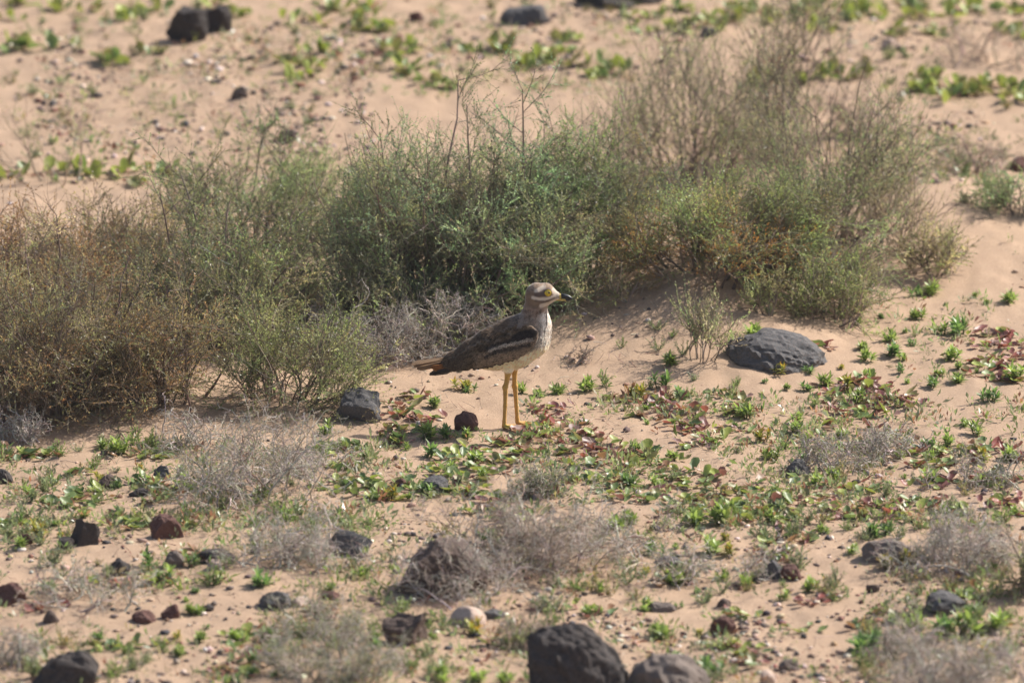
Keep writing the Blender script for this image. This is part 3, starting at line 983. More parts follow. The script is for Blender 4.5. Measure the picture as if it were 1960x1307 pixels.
def place_weed(px, py, size, kind='grey', r=rng):
    p = G(px, py)
    s = size * M
    o = link('weed', WEED[kind][r.integers(6)], None, p, (0, 0, r.uniform(0, 6.28)), (s, s, s * r.uniform(.8, 1.25)))
    look = {'grey': 'wiry grey-green weed', 'green': 'thin-leaved green weed', 'dry': 'straw-coloured dry weed'}[kind]
    tag(o, None, 'weed', 'small wiry weeds on the sand')
    PLANTS.append((o, ('tall ' if size > 42 else 'tiny ' if size < 24 else '') + look, px, py))


def place_creeper(px, py, size, cols, nl, look, leafpx=(15, 27), r=rng, rise=.25, cat='plant', group='creeping plants with round leaves', name='creeping_plant'):
    p = G(px, py)
    s = size * M
    root = link(name, RUNNERS[r.integers(6)], None, p, (0, 0, r.uniform(0, 6.28)), (s, s, s))
    rz = root.rotation_euler[2]
    tag(root, None, cat, group)
    for k in range(nl):
        a = r.uniform(0, 6.283)
        d = .5 * math.sqrt(r.random()) * (1 if k else .3)
        lx, ly = d * math.cos(a), d * math.sin(a) * 1.35
        wx, wy = lx * math.cos(rz) - ly * math.sin(rz), lx * math.sin(rz) + ly * math.cos(rz)
        gz = (float(gh(p[0] + wx * s, p[1] + wy * s)) - p[2]) / s
        ls = r.uniform(*leafpx) / size
        c = cols[r.integers(len(cols))]
        o = link('leaf', LEAFMESH[c][r.integers(3)], root, (lx, ly, gz + (.005 / s) * r.random() + .001 / s),
                 (r.normal() * (.2 + rise * .6), -abs(r.normal()) * rise * 2 - .1, r.uniform(0, 6.28)), (ls, ls * r.uniform(.8, 1.1), ls))
    PLANTS.append((root, look, px, py))


def free_spots(n, x0, x1, y0, y1, taken, dmin, r=rng, mask=None):
    out = []
    tries = 0
    while len(out) < n and tries < n * 90:
        tries += 1
        px, py = r.uniform(x0, x1), r.uniform(y0, y1)
        if mask is not None and not mask(px, py):
            continue
        if any((px - a) ** 2 + ((py - b) * 1.8) ** 2 < dmin ** 2 for a, b in taken):
            continue
        taken.append((px, py))
        out.append((px, py))
    return out


def not_in_bush(px, py):
    return not ((px < 690 and 330 < py < 835) or (620 < px < 1180 and 150 < py < 690) or (1180 <= px < 1660 and 60 < py < 600))


def patchy(seed):
    return lambda px, py: not_in_bush(px, py) and float(fbm(np.array([px / 150.]), np.array([py / 60.]), seed, 2)[0]) > .47


T_ROS = [(828, 778, 38), (815, 842, 62), (858, 838, 48), (1068, 752, 48), (1130, 748, 50), (1305, 762, 46), (1285, 697, 44), (1442, 645, 58), (1755, 612, 40),
         (1705, 655, 44), (1838, 642, 62), (1800, 640, 42), (1890, 768, 48), (1785, 742, 40), (1938, 728, 66), (1525, 808, 36), (1610, 838, 32), (1850, 815, 30),
         (1560, 780, 30), (1215, 862, 42), (228, 868, 62), (192, 858, 44), (1665, 1028, 52), (1702, 1022, 46), (1570, 1022, 32), (1545, 1132, 42), (1500, 1148, 34),
         (1430, 1122, 38), (1265, 1220, 52), (1300, 1272, 52), (1370, 1292, 58), (1655, 1252, 84), (1800, 1208, 74), (1848, 1212, 78), (1750, 1206, 62), (1912, 1204, 62),
         (1692, 1246, 62), (1240, 1168, 50), (1120, 1177, 38), (1147, 1174, 30), (690, 1108, 48), (286, 1088, 54), (326, 1082, 40), (370, 1086, 36), (450, 1228, 42),
         (440, 1312, 48), (700, 1268, 32), (850, 1302, 58), (905, 1304, 48), (962, 1306, 48), (1330, 1002, 56), (1382, 1002, 62), (1402, 986, 52), (1482, 1000, 46),
         (1182, 1012, 58), (1202, 998, 42), (1490, 948, 42), (1560, 928, 42), (1592, 918, 42), (1000, 752, 36), (1030, 758, 30), (900, 752, 30), (720, 1240, 36),
         (620, 830, 44), (1645, 770, 40), (1730, 690, 34), (1650, 668, 34), (1925, 880, 44), (1480, 880, 46), (1290, 880, 34), (1260, 935, 40), (60, 950, 42), (35, 1000, 36)]


def build_plants():
    r = np.random.default_rng(77)
    taken = [(a, b) for a, b, _ in T_ROS] + [(964, 818), (990, 815)]
    for (px, py, s) in T_ROS:
        place_rosette(px, py, s, ('bright', 'bright', 'deep')[r.integers(3)], r)
    for (n, x0, x1, y0, y1, smin, smax) in [(44, 1200, 1955, 700, 1000, 20, 42), (16, 690, 1200, 835, 960, 20, 42), (64, 10, 1950, 1010, 1302, 20, 46),
                                          (12, 1640, 1955, 560, 760, 24, 44), (10, 10, 380, 870, 1010, 24, 44)]:
        for px, py in free_spots(n, x0, x1, y0, y1, taken, 32, r, patchy(33)):
            place_rosette(px, py, smin * .8 + (smax * 1.25 - smin * .8) * r.random() ** 1.8, ('bright', 'deep', 'bright', 'tinged')[r.integers(4)], r)
    for (px, py, s) in [(1402, 1062, 52), (1690, 1085, 46), (1733, 1080, 48), (885, 745, 42)]:
        place_rosette(px, py, s, 'tinged', r)
    # creeping round-leaved plants
    taken2 = [(964, 818), (990, 815)]
    RED = ['red', 'maroon', 'rust', 'maroon', 'mauve', 'olive', 'lime', 'green']
    MIX = ['green', 'olive', 'lime', 'deep', 'rust', 'lime', 'green', 'maroon']
    GRN = ['green', 'lime', 'olive', 'green', 'deep']
    for (n, x0, x1, y0, y1, cols, look) in [
            (26, 1000, 1330, 765, 870, RED, 'red and olive creeper'),
            (50, 900, 1560, 840, 995, MIX, 'green and rusty creeper'),
            (24, 1580, 1950, 640, 780, RED, 'red and olive creeper'),
            (34, 1330, 1950, 740, 990, RED + MIX, 'maroon-tinged creeper'),
            (10, 760, 950, 760, 850, RED + MIX, 'maroon-tinged creeper'),
            (16, 640, 1000, 850, 960, GRN, 'plain green creeper'),
            (22, 5, 400, 870, 1010, GRN + ['rust'], 'yellowish green creeper'),
            (34, 5, 1950, 1000, 1290, MIX, 'green and rusty creeper')]:
        for px, py in free_spots(n, x0, x1, y0, y1, taken2, 30, r, patchy(21)):
            place_creeper(px, py, r.uniform(46, 84), cols, int(r.integers(9, 15)), look, (11, 24), r, .16)
    # a crimson dried mat
    for (px, py) in [(1880, 915), (1915, 922), (1560, 1150), (225, 1122), (90, 1165), (1050, 795)]:
        place_creeper(px, py, 62, ['red', 'red', 'maroon'], 11, 'crimson withered creeper', (10, 18), r, .1)
    # broad bright leaves on the far sand
    far = [(22, 92), (45, 88), (122, 92), (205, 122), (238, 112), (285, 104), (245, 36), (270, 30), (580, 42), (598, 128), (560, 150), (622, 100), (690, 40), (676, 60),
           (742, 98), (768, 98), (795, 132), (790, 150), (850, 168), (968, 100), (940, 92), (1010, 128), (1050, 122), (1090, 100), (1085, 80), (1140, 150), (1175, 138),
           (1255, 36), (1225, 62), (1330, 40), (1370, 36), (1410, 44), (1440, 24), (1300, 58), (1610, 22), (1650, 14), (1700, 10), (1820, 10), (1860, 8), (1580, 46),
           (1600, 145), (1640, 150), (1460, 165), (1735, 150), (1765, 160), (1800, 165), (1840, 172), (1880, 172), (1920, 180), (1955, 176), (1800, 192), (1920, 66), (1945, 72),
           (1720, 70), (1790, 68), (1580, 60), (230, 332), (35, 340), (85, 335), (268, 350), (150, 330), (20, 40), (120, 20), (165, 18), (400, 8), (30, 10), (1300, 20), (1350, 60), (1400, 18), (1470, 40), (1530, 20), (1560, 8), (1630, 40), (1680, 30), (1740, 30), (1760, 12), (1830, 30), (1900, 20), (1940, 26),
           (1760, 175), (1860, 182), (1900, 165), (1940, 196), (1580, 140), (1555, 155), (640, 20), (620, 45), (700, 20), (730, 60), (520, 120), (900, 100), (1120, 130), (310, 330), (190, 335), (300, 20), (470, 30)]
    for (px, py) in far:
        place_creeper(px + 6 * r.normal(), py, r.uniform(34, 76), ['green', 'lime', 'lime', 'olive'], int(r.integers(5, 11)), 'broad-leaved bright green plant', (15, 29), r, .42,
                      group='broad-leaved plants on the far sand', name='broad_leaved_plant')
    # wiry weeds
    taken3 = []
    for (n, x0, x1, y0, y1, smin, smax, kinds) in [
            (110, 10, 1950, 1000, 1305, 22, 62, ('grey', 'grey', 'green', 'dry')), (46, 10, 700, 850, 1060, 22, 54, ('grey', 'green', 'grey')),
            (46, 1180, 1950, 840, 1150, 22, 56, ('grey', 'green', 'grey', 'dry')), (40, 10, 640, 10, 320, 18, 46, ('green', 'dry', 'grey')),
            (44, 1300, 1950, 10, 400, 20, 52, ('dry', 'grey', 'green')), (24, 640, 1250, 10, 160, 18, 44, ('dry', 'grey', 'green')), (16, 1050, 1500, 600, 760, 20, 48, ('grey', 'green'))]:
        for px, py in free_spots(n, x0, x1, y0, y1, taken3, 26, r, patchy(45)):
            place_weed(px, py, r.uniform(smin, smax), kinds[r.integers(len(kinds))], r)


build_plants()


def build_ground_cover():
    r = np.random.default_rng(15)
    g = Geo()
    pal = [(3, (.22, .25, .16)), (2, (.27, .295, .19)), (2, (.19, .25, .10)), (1.2, (.36, .305, .22)), (.8, (.30, .15, .115)), (.6, (.27, .31, .11))]
    for (x0, x1, y0, y1, n) in [(-320, 0, -250, 1400, 260), (1960, 2280, -250, 1400, 260), (0, 1960, -260, 0, 260), (0, 1960, 1307, 1420, 260), (0, 1960, 980, 1307, 2800), (0, 720, 850, 1010, 700), (1000, 1960, 760, 1000, 1300), (700, 1100, 830, 980, 450), (0, 640, 10, 330, 420),
                                (640, 1300, 0, 170, 260), (1450, 1960, 0, 430, 520), (1600, 1960, 580, 760, 120)]:
        px = r.uniform(x0, x1, n * 2); py = r.uniform(y0, y1, n * 2)
        keep = r.random(n * 2) < np.clip((fbm(px / 120, py / 55, 41, 3) - .36) * 3.2, .02, 1)
        x, y = flat(px[keep], py[keep])
        n2 = len(x)
        k = 6
        P0 = np.repeat(np.stack([x, y, gh(x, y) - .001], -1), k, 0)
        size = np.repeat(.007 + .028 * r.random(n2) ** 1.6, k)
        az = r.uniform(0, 6.283, n2 * k); el = r.uniform(.15, 1.4, n2 * k)
        d = np.stack([np.cos(az) * np.cos(el), np.sin(az) * np.cos(el), np.sin(el)], -1)
        c = np.repeat(pick(r, pal, n2, .15), k, 0)
        P0 = P0 + d * (size * r.random(n2 * k) * .9)[:, None]
        leaf_quads(g, P0, d, size * r.uniform(.5, 1.0, n2 * k), size * r.uniform(.16, .34, n2 * k), c, r)
    o = link('ground_cover', g.mesh('ground_cover', MAT['succulent']))
    tag(o, 'tiny seedlings and sprouts dotted over the sand', 'seedlings', kind='stuff')


build_ground_cover()


# ------------------------------------------------------------------ the bird
BX, BZ = 978.0, 818.0     # photo pixel of the spot between its feet


def rc(P, a, b, ra, rb):
    """distance to a tapered capsule; P (..,3) in photo-pixel units x, y(depth), z(up)"""
    a = np.asarray(a, np.float32); b = np.asarray(b, np.float32)
    ab = b - a
    t = np.clip(((P - a) @ ab) / float(ab @ ab), 0, 1)
    return np.linalg.norm(P - a - t[..., None] * ab, axis=-1) - (ra + (rb - ra) * t)


def smin(a, b, k):
    h = np.clip(.5 + .5 * (b - a) / k, 0, 1)
    return b + (a - b) * h - k * h * (1 - h)


def q(px, py, y=0.0):
    return (px - BX, y, BZ - py)


TORSO = [((836, 700), 6), ((872, 690), 15), ((907, 679), 27), ((945, 670), 40.5), ((985, 658), 46.5), ((1011, 643), 43), ((1024, 622), 29.5), ((1024, 600), 21.5), ((1026, 582), 20.5)]
LEGS = [(-11, [((973, 690), 15), ((973, 706), 9.5), ((972, 716), 5.0), ((969.5, 733), 3.4), ((967, 741), 4.6), ((967.5, 750), 3.5), ((967, 776), 3.0), ((965.5, 806), 2.9), ((965, 816), 3.8)]),
        (13, [((984, 688), 15), ((985, 704), 9.5), ((985, 716), 5.0), ((985, 736), 3.4), ((985.5, 745), 4.9), ((986.5, 754), 3.5), ((988.5, 784), 3.0), ((990, 806), 2.9), ((990.5, 812), 3.8)])]


def body_sdf(P):
    B = P / np.array([1, .90, 1], np.float32)
    d = None
    for (a, ra), (b, rb) in zip(TORSO[:-1], TORSO[1:]):
        e = rc(B, q(*a), q(*b), ra, rb)
        d = e if d is None else smin(d, e, 9.0)
    head = smin(rc(B, q(1028.5, 567), q(1040, 567.5), 23, 20), rc(B, q(1040, 572), q(1066, 571), 15, 5.5), 7)
    head = smin(head, rc(B, q(1047, 561), q(1064, 567), 14.5, 5), 11)
    d = smin(d, head, 7)
    for y, ch in LEGS:
        dl = None
        for (a, ra), (b, rb) in zip(ch[:-1], ch[1:]):
            e = rc(P, q(*a, y), q(*b, y), ra + 1.0, rb + 1.0)
            dl = e if dl is None else smin(dl, e, 2.0)
        f = np.array(q(*ch[-1][0], y))
        f[2] = 3.2
        for ang, ln in ((-28, 24), (4, 27), (36, 23)):
            tip = f + np.array([math.cos(R(ang)) * ln, -math.sin(R(ang)) * ln, -1.2])
            dl = smin(dl, rc(P, f, tip, 3.0, 1.9), 2.0)
        d = smin(d, dl, 4.0)
    return d


def surface_nets(F):
    s = F < 0
    sh = [(i, j, k) for i in (0, 1) for j in (0, 1) for k in (0, 1)]
    n = np.array(F.shape) - 1
    cut = lambda A, o: A[o[0]:o[0] + n[0], o[1]:o[1] + n[1], o[2]:o[2] + n[2]]
    cnt = sum(cut(s, o).astype(np.int8) for o in sh)
    mask = (cnt > 0) & (cnt < 8)
    cells = np.argwhere(mask)
    idx = -np.ones(n, np.int64)
    idx[mask] = np.arange(len(cells))
    pos = np.zeros((len(cells), 3)); num = np.zeros(len(cells))
    for a in sh:
        for ax in range(3):
            if a[ax]:
                continue
            b = list(a); b[ax] = 1
            fa = F[cells[:, 0] + a[0], cells[:, 1] + a[1], cells[:, 2] + a[2]]
            fb = F[cells[:, 0] + b[0], cells[:, 1] + b[1], cells[:, 2] + b[2]]
            m = (fa < 0) != (fb < 0)
            t = np.where(m, fa / np.where(m, fa - fb, 1), 0)
            p = np.tile(np.array(a, float), (len(cells), 1)); p[:, ax] += t
            pos[m] += p[m]; num[m] += 1
    V = cells + pos / num[:, None]
    quads = []
    for ax in range(3):
        o1, o2 = [(1, 2), (2, 0), (0, 1)][ax]
        A = [slice(None)] * 3; B = [slice(None)] * 3
        A[ax] = slice(0, -1); B[ax] = slice(1, None)
        sa, sb = s[tuple(A)], s[tuple(B)]
        e = np.argwhere(sa != sb)
        e = e[(e[:, o1] > 0) & (e[:, o2] > 0) & (e[:, o1] < n[o1]) & (e[:, o2] < n[o2])]
        inside = sa[e[:, 0], e[:, 1], e[:, 2]]
        def cell(d1, d2):
            c = e.copy(); c[:, o1] += d1; c[:, o2] += d2
            return idx[c[:, 0], c[:, 1], c[:, 2]]
        Q = np.stack([cell(-1, -1), cell(0, -1), cell(0, 0), cell(-1, 0)], 1)
        Q[~inside] = Q[~inside][:, ::-1]
        quads.append(Q)
    return V, np.concatenate(quads)


def seg_dist(x, y, a, b):
    ax, ay = a; bx, by = b
    t = np.clip(((x - ax) * (bx - ax) + (y - ay) * (by - ay)) / ((bx - ax) ** 2 + (by - ay) ** 2), 0, 1)
    return np.hypot(x - ax - t * (bx - ax), y - ay - t * (by - ay)), t


def poly_dist(x, y, pts):
    d = None
    for a, b in zip(pts[:-1], pts[1:]):
        e = seg_dist(x, y, a, b)[0]
        d = e if d is None else np.minimum(d, e)
    return d


def sst(a, b, x):
    t = np.clip((x - a) / (b - a), 0, 1)
    return t * t * (3 - 2 * t)


def plumage(x, y, dep):
    """own colour of the feathers; x, y photo pixels on the side profile, dep depth"""
    def mixc(c, col, f):
        return c * (1 - f[:, None]) + np.array(col)[None] * f[:, None]
    n1 = fbm(x * .12, y * .12, 51, 3); n2 = vnoise((x * .42 + y * .93) * .24 + dep * .12, (y * .42 - x * .93) * .055, 52)
    c = np.tile(np.array([.25, .168, .108]), (len(x), 1))
    back = sst(-14, 6, (700 - (x - 840) * .47) - y + 14)         # mantle and back, darker
    c = mixc(c, (.195, .128, .080), back * (x < 1012))
    neck = sst(618, 596, y) * (x > 990)
    c = mixc(c, (.27, .18, .13), neck)
    # dark streaks along the feathers
    st = sst(.60, .80, n2)
    c = mixc(c, (.05, .037, .033), st * .75)
    c = mixc(c, (.36, .28, .225), sst(.40, .20, n2) * .5)
    # breast: pale with fine dark streaks
    br = sst(1018, 1042, x + (y - 640) * .15) * sst(592, 604, y) * sst(676, 660, y)
    c = mixc(c, (.84, .76, .68), br * .95)
    s2 = vnoise(x * .36 + (y - 600) * .10 + dep * .2, y * .07, 57)
    c = mixc(c, (.10, .075, .065), br * sst(.62, .76, s2) * .8)
    # buff belly and vent
    be = sst(-5, 7, y - (652 + (1058 - x) * .29)) * (x > 850)
    c = mixc(c, (.90, .79, .62), be)
    # head markings
    hd = (y < 592) & (x > 1000)
    h = hd.astype(float)
    c = mixc(c, (.185, .125, .085), h * sst(592, 584, y) * .75)
    crown = h * sst(560, 552, y)
    c = mixc(c, (.30, .21, .145), crown * .85)
    c = mixc(c, (.10, .075, .065), crown * sst(.56, .72, vnoise(x * .35, y * .9 + dep * .5, 61)) * .7)
    c = mixc(c, (.62, .52, .42), h * sst(5.0, 2.0, seg_dist(x, y, (1026, 556), (1041, 549.5))[0]) * .85)     # brow
    c = mixc(c, (.62, .52, .43), h * sst(7, 3, seg_dist(x, y, (1060, 557), (1066, 565))[0]) * .8)          # lores
    c = mixc(c, (.10, .07, .06), h * sst(5.5, 2.5, seg_dist(x, y, (1026, 562), (1042, 562))[0]) * .9)      # behind the eye
    c = mixc(c, (.66, .57, .48), h * sst(4.2, 2.0, poly_dist(x, y, [(1020, 568), (1032, 571), (1046, 571), (1062, 568)])) * .85)
    c = mixc(c, (.11, .075, .065), h * sst(3.4, 1.6, poly_dist(x, y, [(1026, 574), (1042, 577), (1060, 572)])) * .7)
    c = mixc(c, (.64, .52, .42), h * sst(5.5, 2.5, poly_dist(x, y, [(1036, 584), (1052, 581), (1068, 575)])) * .85)
    # legs
    lg = sst(709, 716, y)
    c = mixc(c, (.60, .33, .085), lg)
    c = mixc(c, (.34, .22, .09), lg * sst(.5, .75, vnoise(x * .8, y * .7, 63)) * .5)
    return c * (.86 + .28 * n1[:, None])


def wing_color(x, y):
    """own colour of the folded wing"""
    def mixc(c, col, f):
        return c * (1 - f[:, None]) + np.array(col)[None] * f[:, None]
    n2 = vnoise((x * .42 + y * .93) * .26, (y * .42 - x * .93) * .06, 71)
    c = np.tile(np.array([.205, .138, .088]), (len(x), 1))
    c = mixc(c, (.078, .054, .038), sst(.50, .72, n2) * .7)
    c = mixc(c, (.23, .18, .15), sst(.42, .22, n2) * .6)
    patch = sst(1.15, .85, np.hypot((x - 1004 + (y - 635) * .6) / 22, (y - 635 + (x - 1004) * .14) / 10.5))
    c = mixc(c, (.045, .034, .034), patch)
    c = mixc(c, (.055, .042, .04), sst(6, 2.5, poly_dist(x, y, [(988, 642), (962, 650), (935, 658)])))
    low = sst(-3, 4, y - (640 + (1022 - x) * .30)) 
    c = mixc(c, (.37, .265, .19), low * sst(905, 925, x))
    c = mixc(c, (.62, .53, .46), sst(3.8, 1.8, poly_dist(x, y, [(1020, 641), (990, 647), (958, 655), (938, 664)]) + 2.2 * (vnoise(x * .4, y * .4, 75) - .5)) * .92)
    c = mixc(c, (.075, .056, .05), sst(5.0, 2.0, poly_dist(x, y, [(1016, 650), (985, 657), (955, 663), (932, 675)])) * .9)
    c = mixc(c, (.13, .096, .074), sst(912, 880, x) * .8)
    c = mixc(c, (.05, .04, .036), sst(3.6, 1.4, poly_dist(x, y, [(990, 682), (950, 693), (905, 704)])))
    return c * (.9 + .2 * vnoise(x * .2, y * .2, 79)[:, None])


_bal = []
for (a, ra), (b, rb) in zip([((826, 716), 4), ((872, 692), 20), ((907, 681), 31), ((945, 671), 43), ((985, 658), 47.5)], [((872, 692), 20), ((907, 681), 31), ((945, 671), 43), ((985, 658), 47.5), ((1013, 642), 44)]):
    for t in np.linspace(0, 1, 24):
        _bal.append((a[0] + (b[0] - a[0]) * t, a[1] + (b[1] - a[1]) * t, ra + (rb - ra) * t))
_bal = np.array(_bal)


def side_depth(x, y):
    """depth (towards the camera, positive) of the bird's flank at a point of its side profile"""
    x = np.asarray(x, float); y = np.asarray(y, float)
    d2 = (x[..., None] - _bal[:, 0]) ** 2 + (y[..., None] - _bal[:, 1]) ** 2
    r2 = _bal[:, 2] ** 2
    return .90 * np.sqrt(np.maximum((r2 - d2).max(-1), 9.0))


def to3(x, dep, y):
    """profile pixels -> metres, relative to the bird's root"""
    x = np.asarray(x, float)
    return np.stack([(x - BX) * M, np.asarray(dep, float) * M + 0 * x, (BZ - np.asarray(y, float)) * M / CP], -1)


def feather_strip(pts, widths, lift, colfn, rows=12, tipround=True):
    """one long feather laid over the flank; pts profile pixels; returns V, F, C"""
    pts = np.array(pts, float)
    t = np.linspace(0, 1, rows)
    k = np.linspace(0, 1, len(pts))
    cx, cy = np.interp(t, k, pts[:, 0]), np.interp(t, k, pts[:, 1])
    w = np.interp(t, np.linspace(0, 1, len(widths)), widths)
    if tipround:
        w = w * np.sqrt(np.clip(1 - np.clip((t - .80) / .2, 0, 1) ** 2, .03, 1))
    tx, ty = np.gradient(cx), np.gradient(cy)
    ln = np.hypot(tx, ty); tx, ty = tx / ln, ty / ln
    V, C = [], []
    for kk in (-1, -.5, 0, .5, 1):
        x = cx - ty * w * .5 * kk; y = cy + tx * w * .5 * kk
        dep = side_depth(x, y) + lift * (1.0 - .5 * abs(kk)) 
        V.append(to3(x, -dep, y)); C.append(colfn(x, y, np.full(rows, kk), t))
    V = np.stack(V, 1).reshape(-1, 3); C = np.stack(C, 1).reshape(-1, 3)
    F = []
    for i in range(rows - 1):
        for j in range(4):
            a = i * 5 + j
            F.append((a, a + 1, a + 6, a + 5))
    return V, np.array(F), C


def build_bird():
    r = np.random.default_rng(9)
    st = 1.5
    lo = np.array([-150, -52, -4.0]); hi = np.array([98, 52, 284.0])
    ax = [np.arange(lo[i], hi[i], st, dtype=np.float32) for i in range(3)]
    P = np.stack(np.meshgrid(*ax, indexing='ij'), -1)
    F = np.empty(P.shape[:3], np.float32)
    for i in range(0, P.shape[0], 24):
        F[i:i + 24] = body_sdf(P[i:i + 24])
    V, Q = surface_nets(F)
    V = V * st + lo
    x, y, dep = V[:, 0] + BX, BZ - V[:, 2], V[:, 1]
    W = to3(x, dep, y)
    body = link('bird', np_mesh('bird', W, Q, plumage(x, y, dep), MAT['plumage'], True), None, (0, 0, 0.004))
    tag(body, 'streaked sandy brown wading bird with large yellow eye standing on the sand', 'bird')

    # vertex normals for the loose feathers
    me = body.data
    nrm = np.zeros(len(V) * 3, np.float32)
    me.vertices.foreach_get('normal', nrm)
    nrm = nrm.reshape(-1, 3)

    def wing_zone(x, y, dep):
        top = np.interp(x, [845, 870, 915, 960, 1000, 1030], [692, 678, 652, 628, 614, 622])
        bot = np.interp(x, [845, 870, 905, 945, 985, 1005, 1030], [712, 709, 705, 694, 684, 672, 650])
        return (x > 845) & (x < 1030) & (y > top + 6) & (y < bot - 3) & (np.abs(dep) > 12)

    ok = (y < 704) & ~wing_zone(x, y, dep) & ~((x > 1058) & (y > 560) & (y < 582)) & ~(np.hypot(x - 1049, y - 559) < 11) & ~((x > 1018) & (y > 550) & (y < 588) & (r.random(len(x)) < .75))
    cand = np.where(ok)[0]
    sel = r.choice(cand, min(5200, len(cand)), replace=False)
    p, nn = W[sel], nrm[sel].astype(float)
    xs, ys, ds = x[sel], y[sel], dep[sel]
    head = (ys < 590) & (xs > 995)
    neckm = (ys < 625) & (xs > 995) & ~head
    flow = np.where(head[:, None], np.array([-1, 0, -.35]), np.where(neckm[:, None], np.array([-.25, 0, -1.0]), np.array([-.93, 0, -.42])))
    flow = np.where(((xs > 1030) & (ys >= 600))[:, None], np.array([-.35, 0, -1.0]), flow)
    flow = norm(flow + .12 * r.normal(size=flow.shape))
    d = norm(flow - nn * np.sum(flow * nn, -1, keepdims=True))
    d = norm(d + nn * (.13 + .16 * r.random((len(sel), 1)) ** 2))
    ln = np.where(head, 4.4, np.where(neckm, 7.0, 11.0)) * r.uniform(.7, 1.25, len(sel)) * M
    wd = ln * .42
    s = norm(np.cross(nn, d))
    c = plumage(xs, ys, ds) * r.uniform(.72, 1.28, (len(sel), 1))
    base = p - d * ln[:, None] * .3 - nn * .0006
    mid = base + d * ln[:, None] * .55
    tip = base + d * ln[:, None]
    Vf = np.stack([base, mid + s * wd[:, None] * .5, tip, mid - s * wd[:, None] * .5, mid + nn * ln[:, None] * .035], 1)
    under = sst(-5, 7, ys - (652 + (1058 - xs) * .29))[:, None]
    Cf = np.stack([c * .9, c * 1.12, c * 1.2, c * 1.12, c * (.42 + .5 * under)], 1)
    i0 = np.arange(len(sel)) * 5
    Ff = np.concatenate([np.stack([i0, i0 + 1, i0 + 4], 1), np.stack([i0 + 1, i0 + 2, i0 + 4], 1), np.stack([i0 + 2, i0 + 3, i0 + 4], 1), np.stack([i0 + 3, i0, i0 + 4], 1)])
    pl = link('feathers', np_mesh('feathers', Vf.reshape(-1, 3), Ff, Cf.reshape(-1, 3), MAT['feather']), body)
    tag(pl, kind='stuff')

    # folded wing: shell of coverts, then long feathers one by one
    U, Vv = 130, 48
    top = np.array([(1030, 628), (1018, 618), (1000, 614), (960, 629), (915, 653), (870, 679), (848, 692)], float)
    bot = np.array([(1030, 640), (1024, 655), (1005, 673), (985, 683), (945, 694), (905, 704), (868, 708)], float)
    u = np.linspace(0, 1, U)
    def curve(P, t):
        k = np.linspace(0, 1, len(P))
        return np.interp(t, k, P[:, 0]), np.interp(t, k, P[:, 1])
    tx, ty = curve(top, u); bx, by = curve(bot, u)
    v = np.linspace(0, 1, Vv)
    X = tx[:, None] * (1 - v) + bx[:, None] * v
    Y = ty[:, None] * (1 - v) + by[:, None] * v
    edge = np.minimum(np.minimum(v, 1 - v)[None] * 5, np.minimum(u, 1 - u)[:, None] * 6).clip(0, 1)
    D = side_depth(X, Y) + 0.6 + 3.2 * np.sqrt(edge)
    Wv = to3(X, -D, Y).reshape(-1, 3)
    idx = np.arange(U * Vv).reshape(U, Vv)
    Fw = np.stack([idx[:-1, :-1], idx[1:, :-1], idx[1:, 1:], idx[:-1, 1:]], -1).reshape(-1, 4)
    wing = link('wing', np_mesh('wing', Wv, Fw, wing_color(X.ravel(), Y.ravel()), MAT['plumage'], True), body)
    # coverts
    n = 1300
    uu = np.sort(r.random(n))[::-1]; vv = r.random(n)
    x0 = np.interp(uu, u, tx) * (1 - vv) + np.interp(uu, u, bx) * vv
    y0 = np.interp(uu, u, ty) * (1 - vv) + np.interp(uu, u, by) * vv
    ed = np.minimum(np.minimum(vv, 1 - vv) * 5, np.minimum(uu, 1 - uu) * 6).clip(0, 1)
    d0 = side_depth(x0, y0) + .8 + 3.2 * np.sqrt(ed)
    ll = r.uniform(6, 11, n)
    x1, y1 = x0 - ll * .90, y0 + ll * .40
    d1 = side_depth(x1, y1) + 2.2 + 3.2 * np.sqrt(ed)
    A, B = to3(x0, -d0, y0), to3(x1, -d1, y1)
    dd = norm(B - A)
    sd = norm(np.cross(dd, np.array([0, 1.0, 0])))
    md = A * .45 + B * .55 - np.array([0, .0012, 0])
    w = (ll * .26 * M)[:, None]
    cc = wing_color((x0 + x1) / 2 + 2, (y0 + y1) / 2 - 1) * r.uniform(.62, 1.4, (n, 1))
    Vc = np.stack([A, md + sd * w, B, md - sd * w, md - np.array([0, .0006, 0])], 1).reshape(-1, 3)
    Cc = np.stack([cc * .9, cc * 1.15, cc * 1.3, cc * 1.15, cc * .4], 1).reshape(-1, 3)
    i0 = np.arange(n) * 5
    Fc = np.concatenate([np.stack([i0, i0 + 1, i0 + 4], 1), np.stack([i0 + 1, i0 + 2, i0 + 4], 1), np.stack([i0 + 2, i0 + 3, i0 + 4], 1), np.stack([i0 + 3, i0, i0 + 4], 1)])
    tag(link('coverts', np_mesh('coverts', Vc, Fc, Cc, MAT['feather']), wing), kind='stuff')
    specs = []   # pts, widths, lift, colour, pale edge
    for k in range(5):      # tertials and scapulars along the back
        specs.append(([(968 - 14 * k, 634 + 8 * k), (920 - 12 * k, 659 + 6 * k), (868 - 6 * k, 686 + 3 * k)], (7, 11, 8), 4.6 - .35 * k, (.14, .095, .062), (.29, .21, .145)))
    for k in range(4):      # secondaries
        specs.append(([(950 - 8 * k, 668 + 5 * k), (905 - 4 * k, 686 + 3 * k), (862 - 3 * k, 700 + 1.5 * k)], (6, 9, 7), 4.2 - .3 * k, (.135, .093, .063), (.28, .20, .14)))
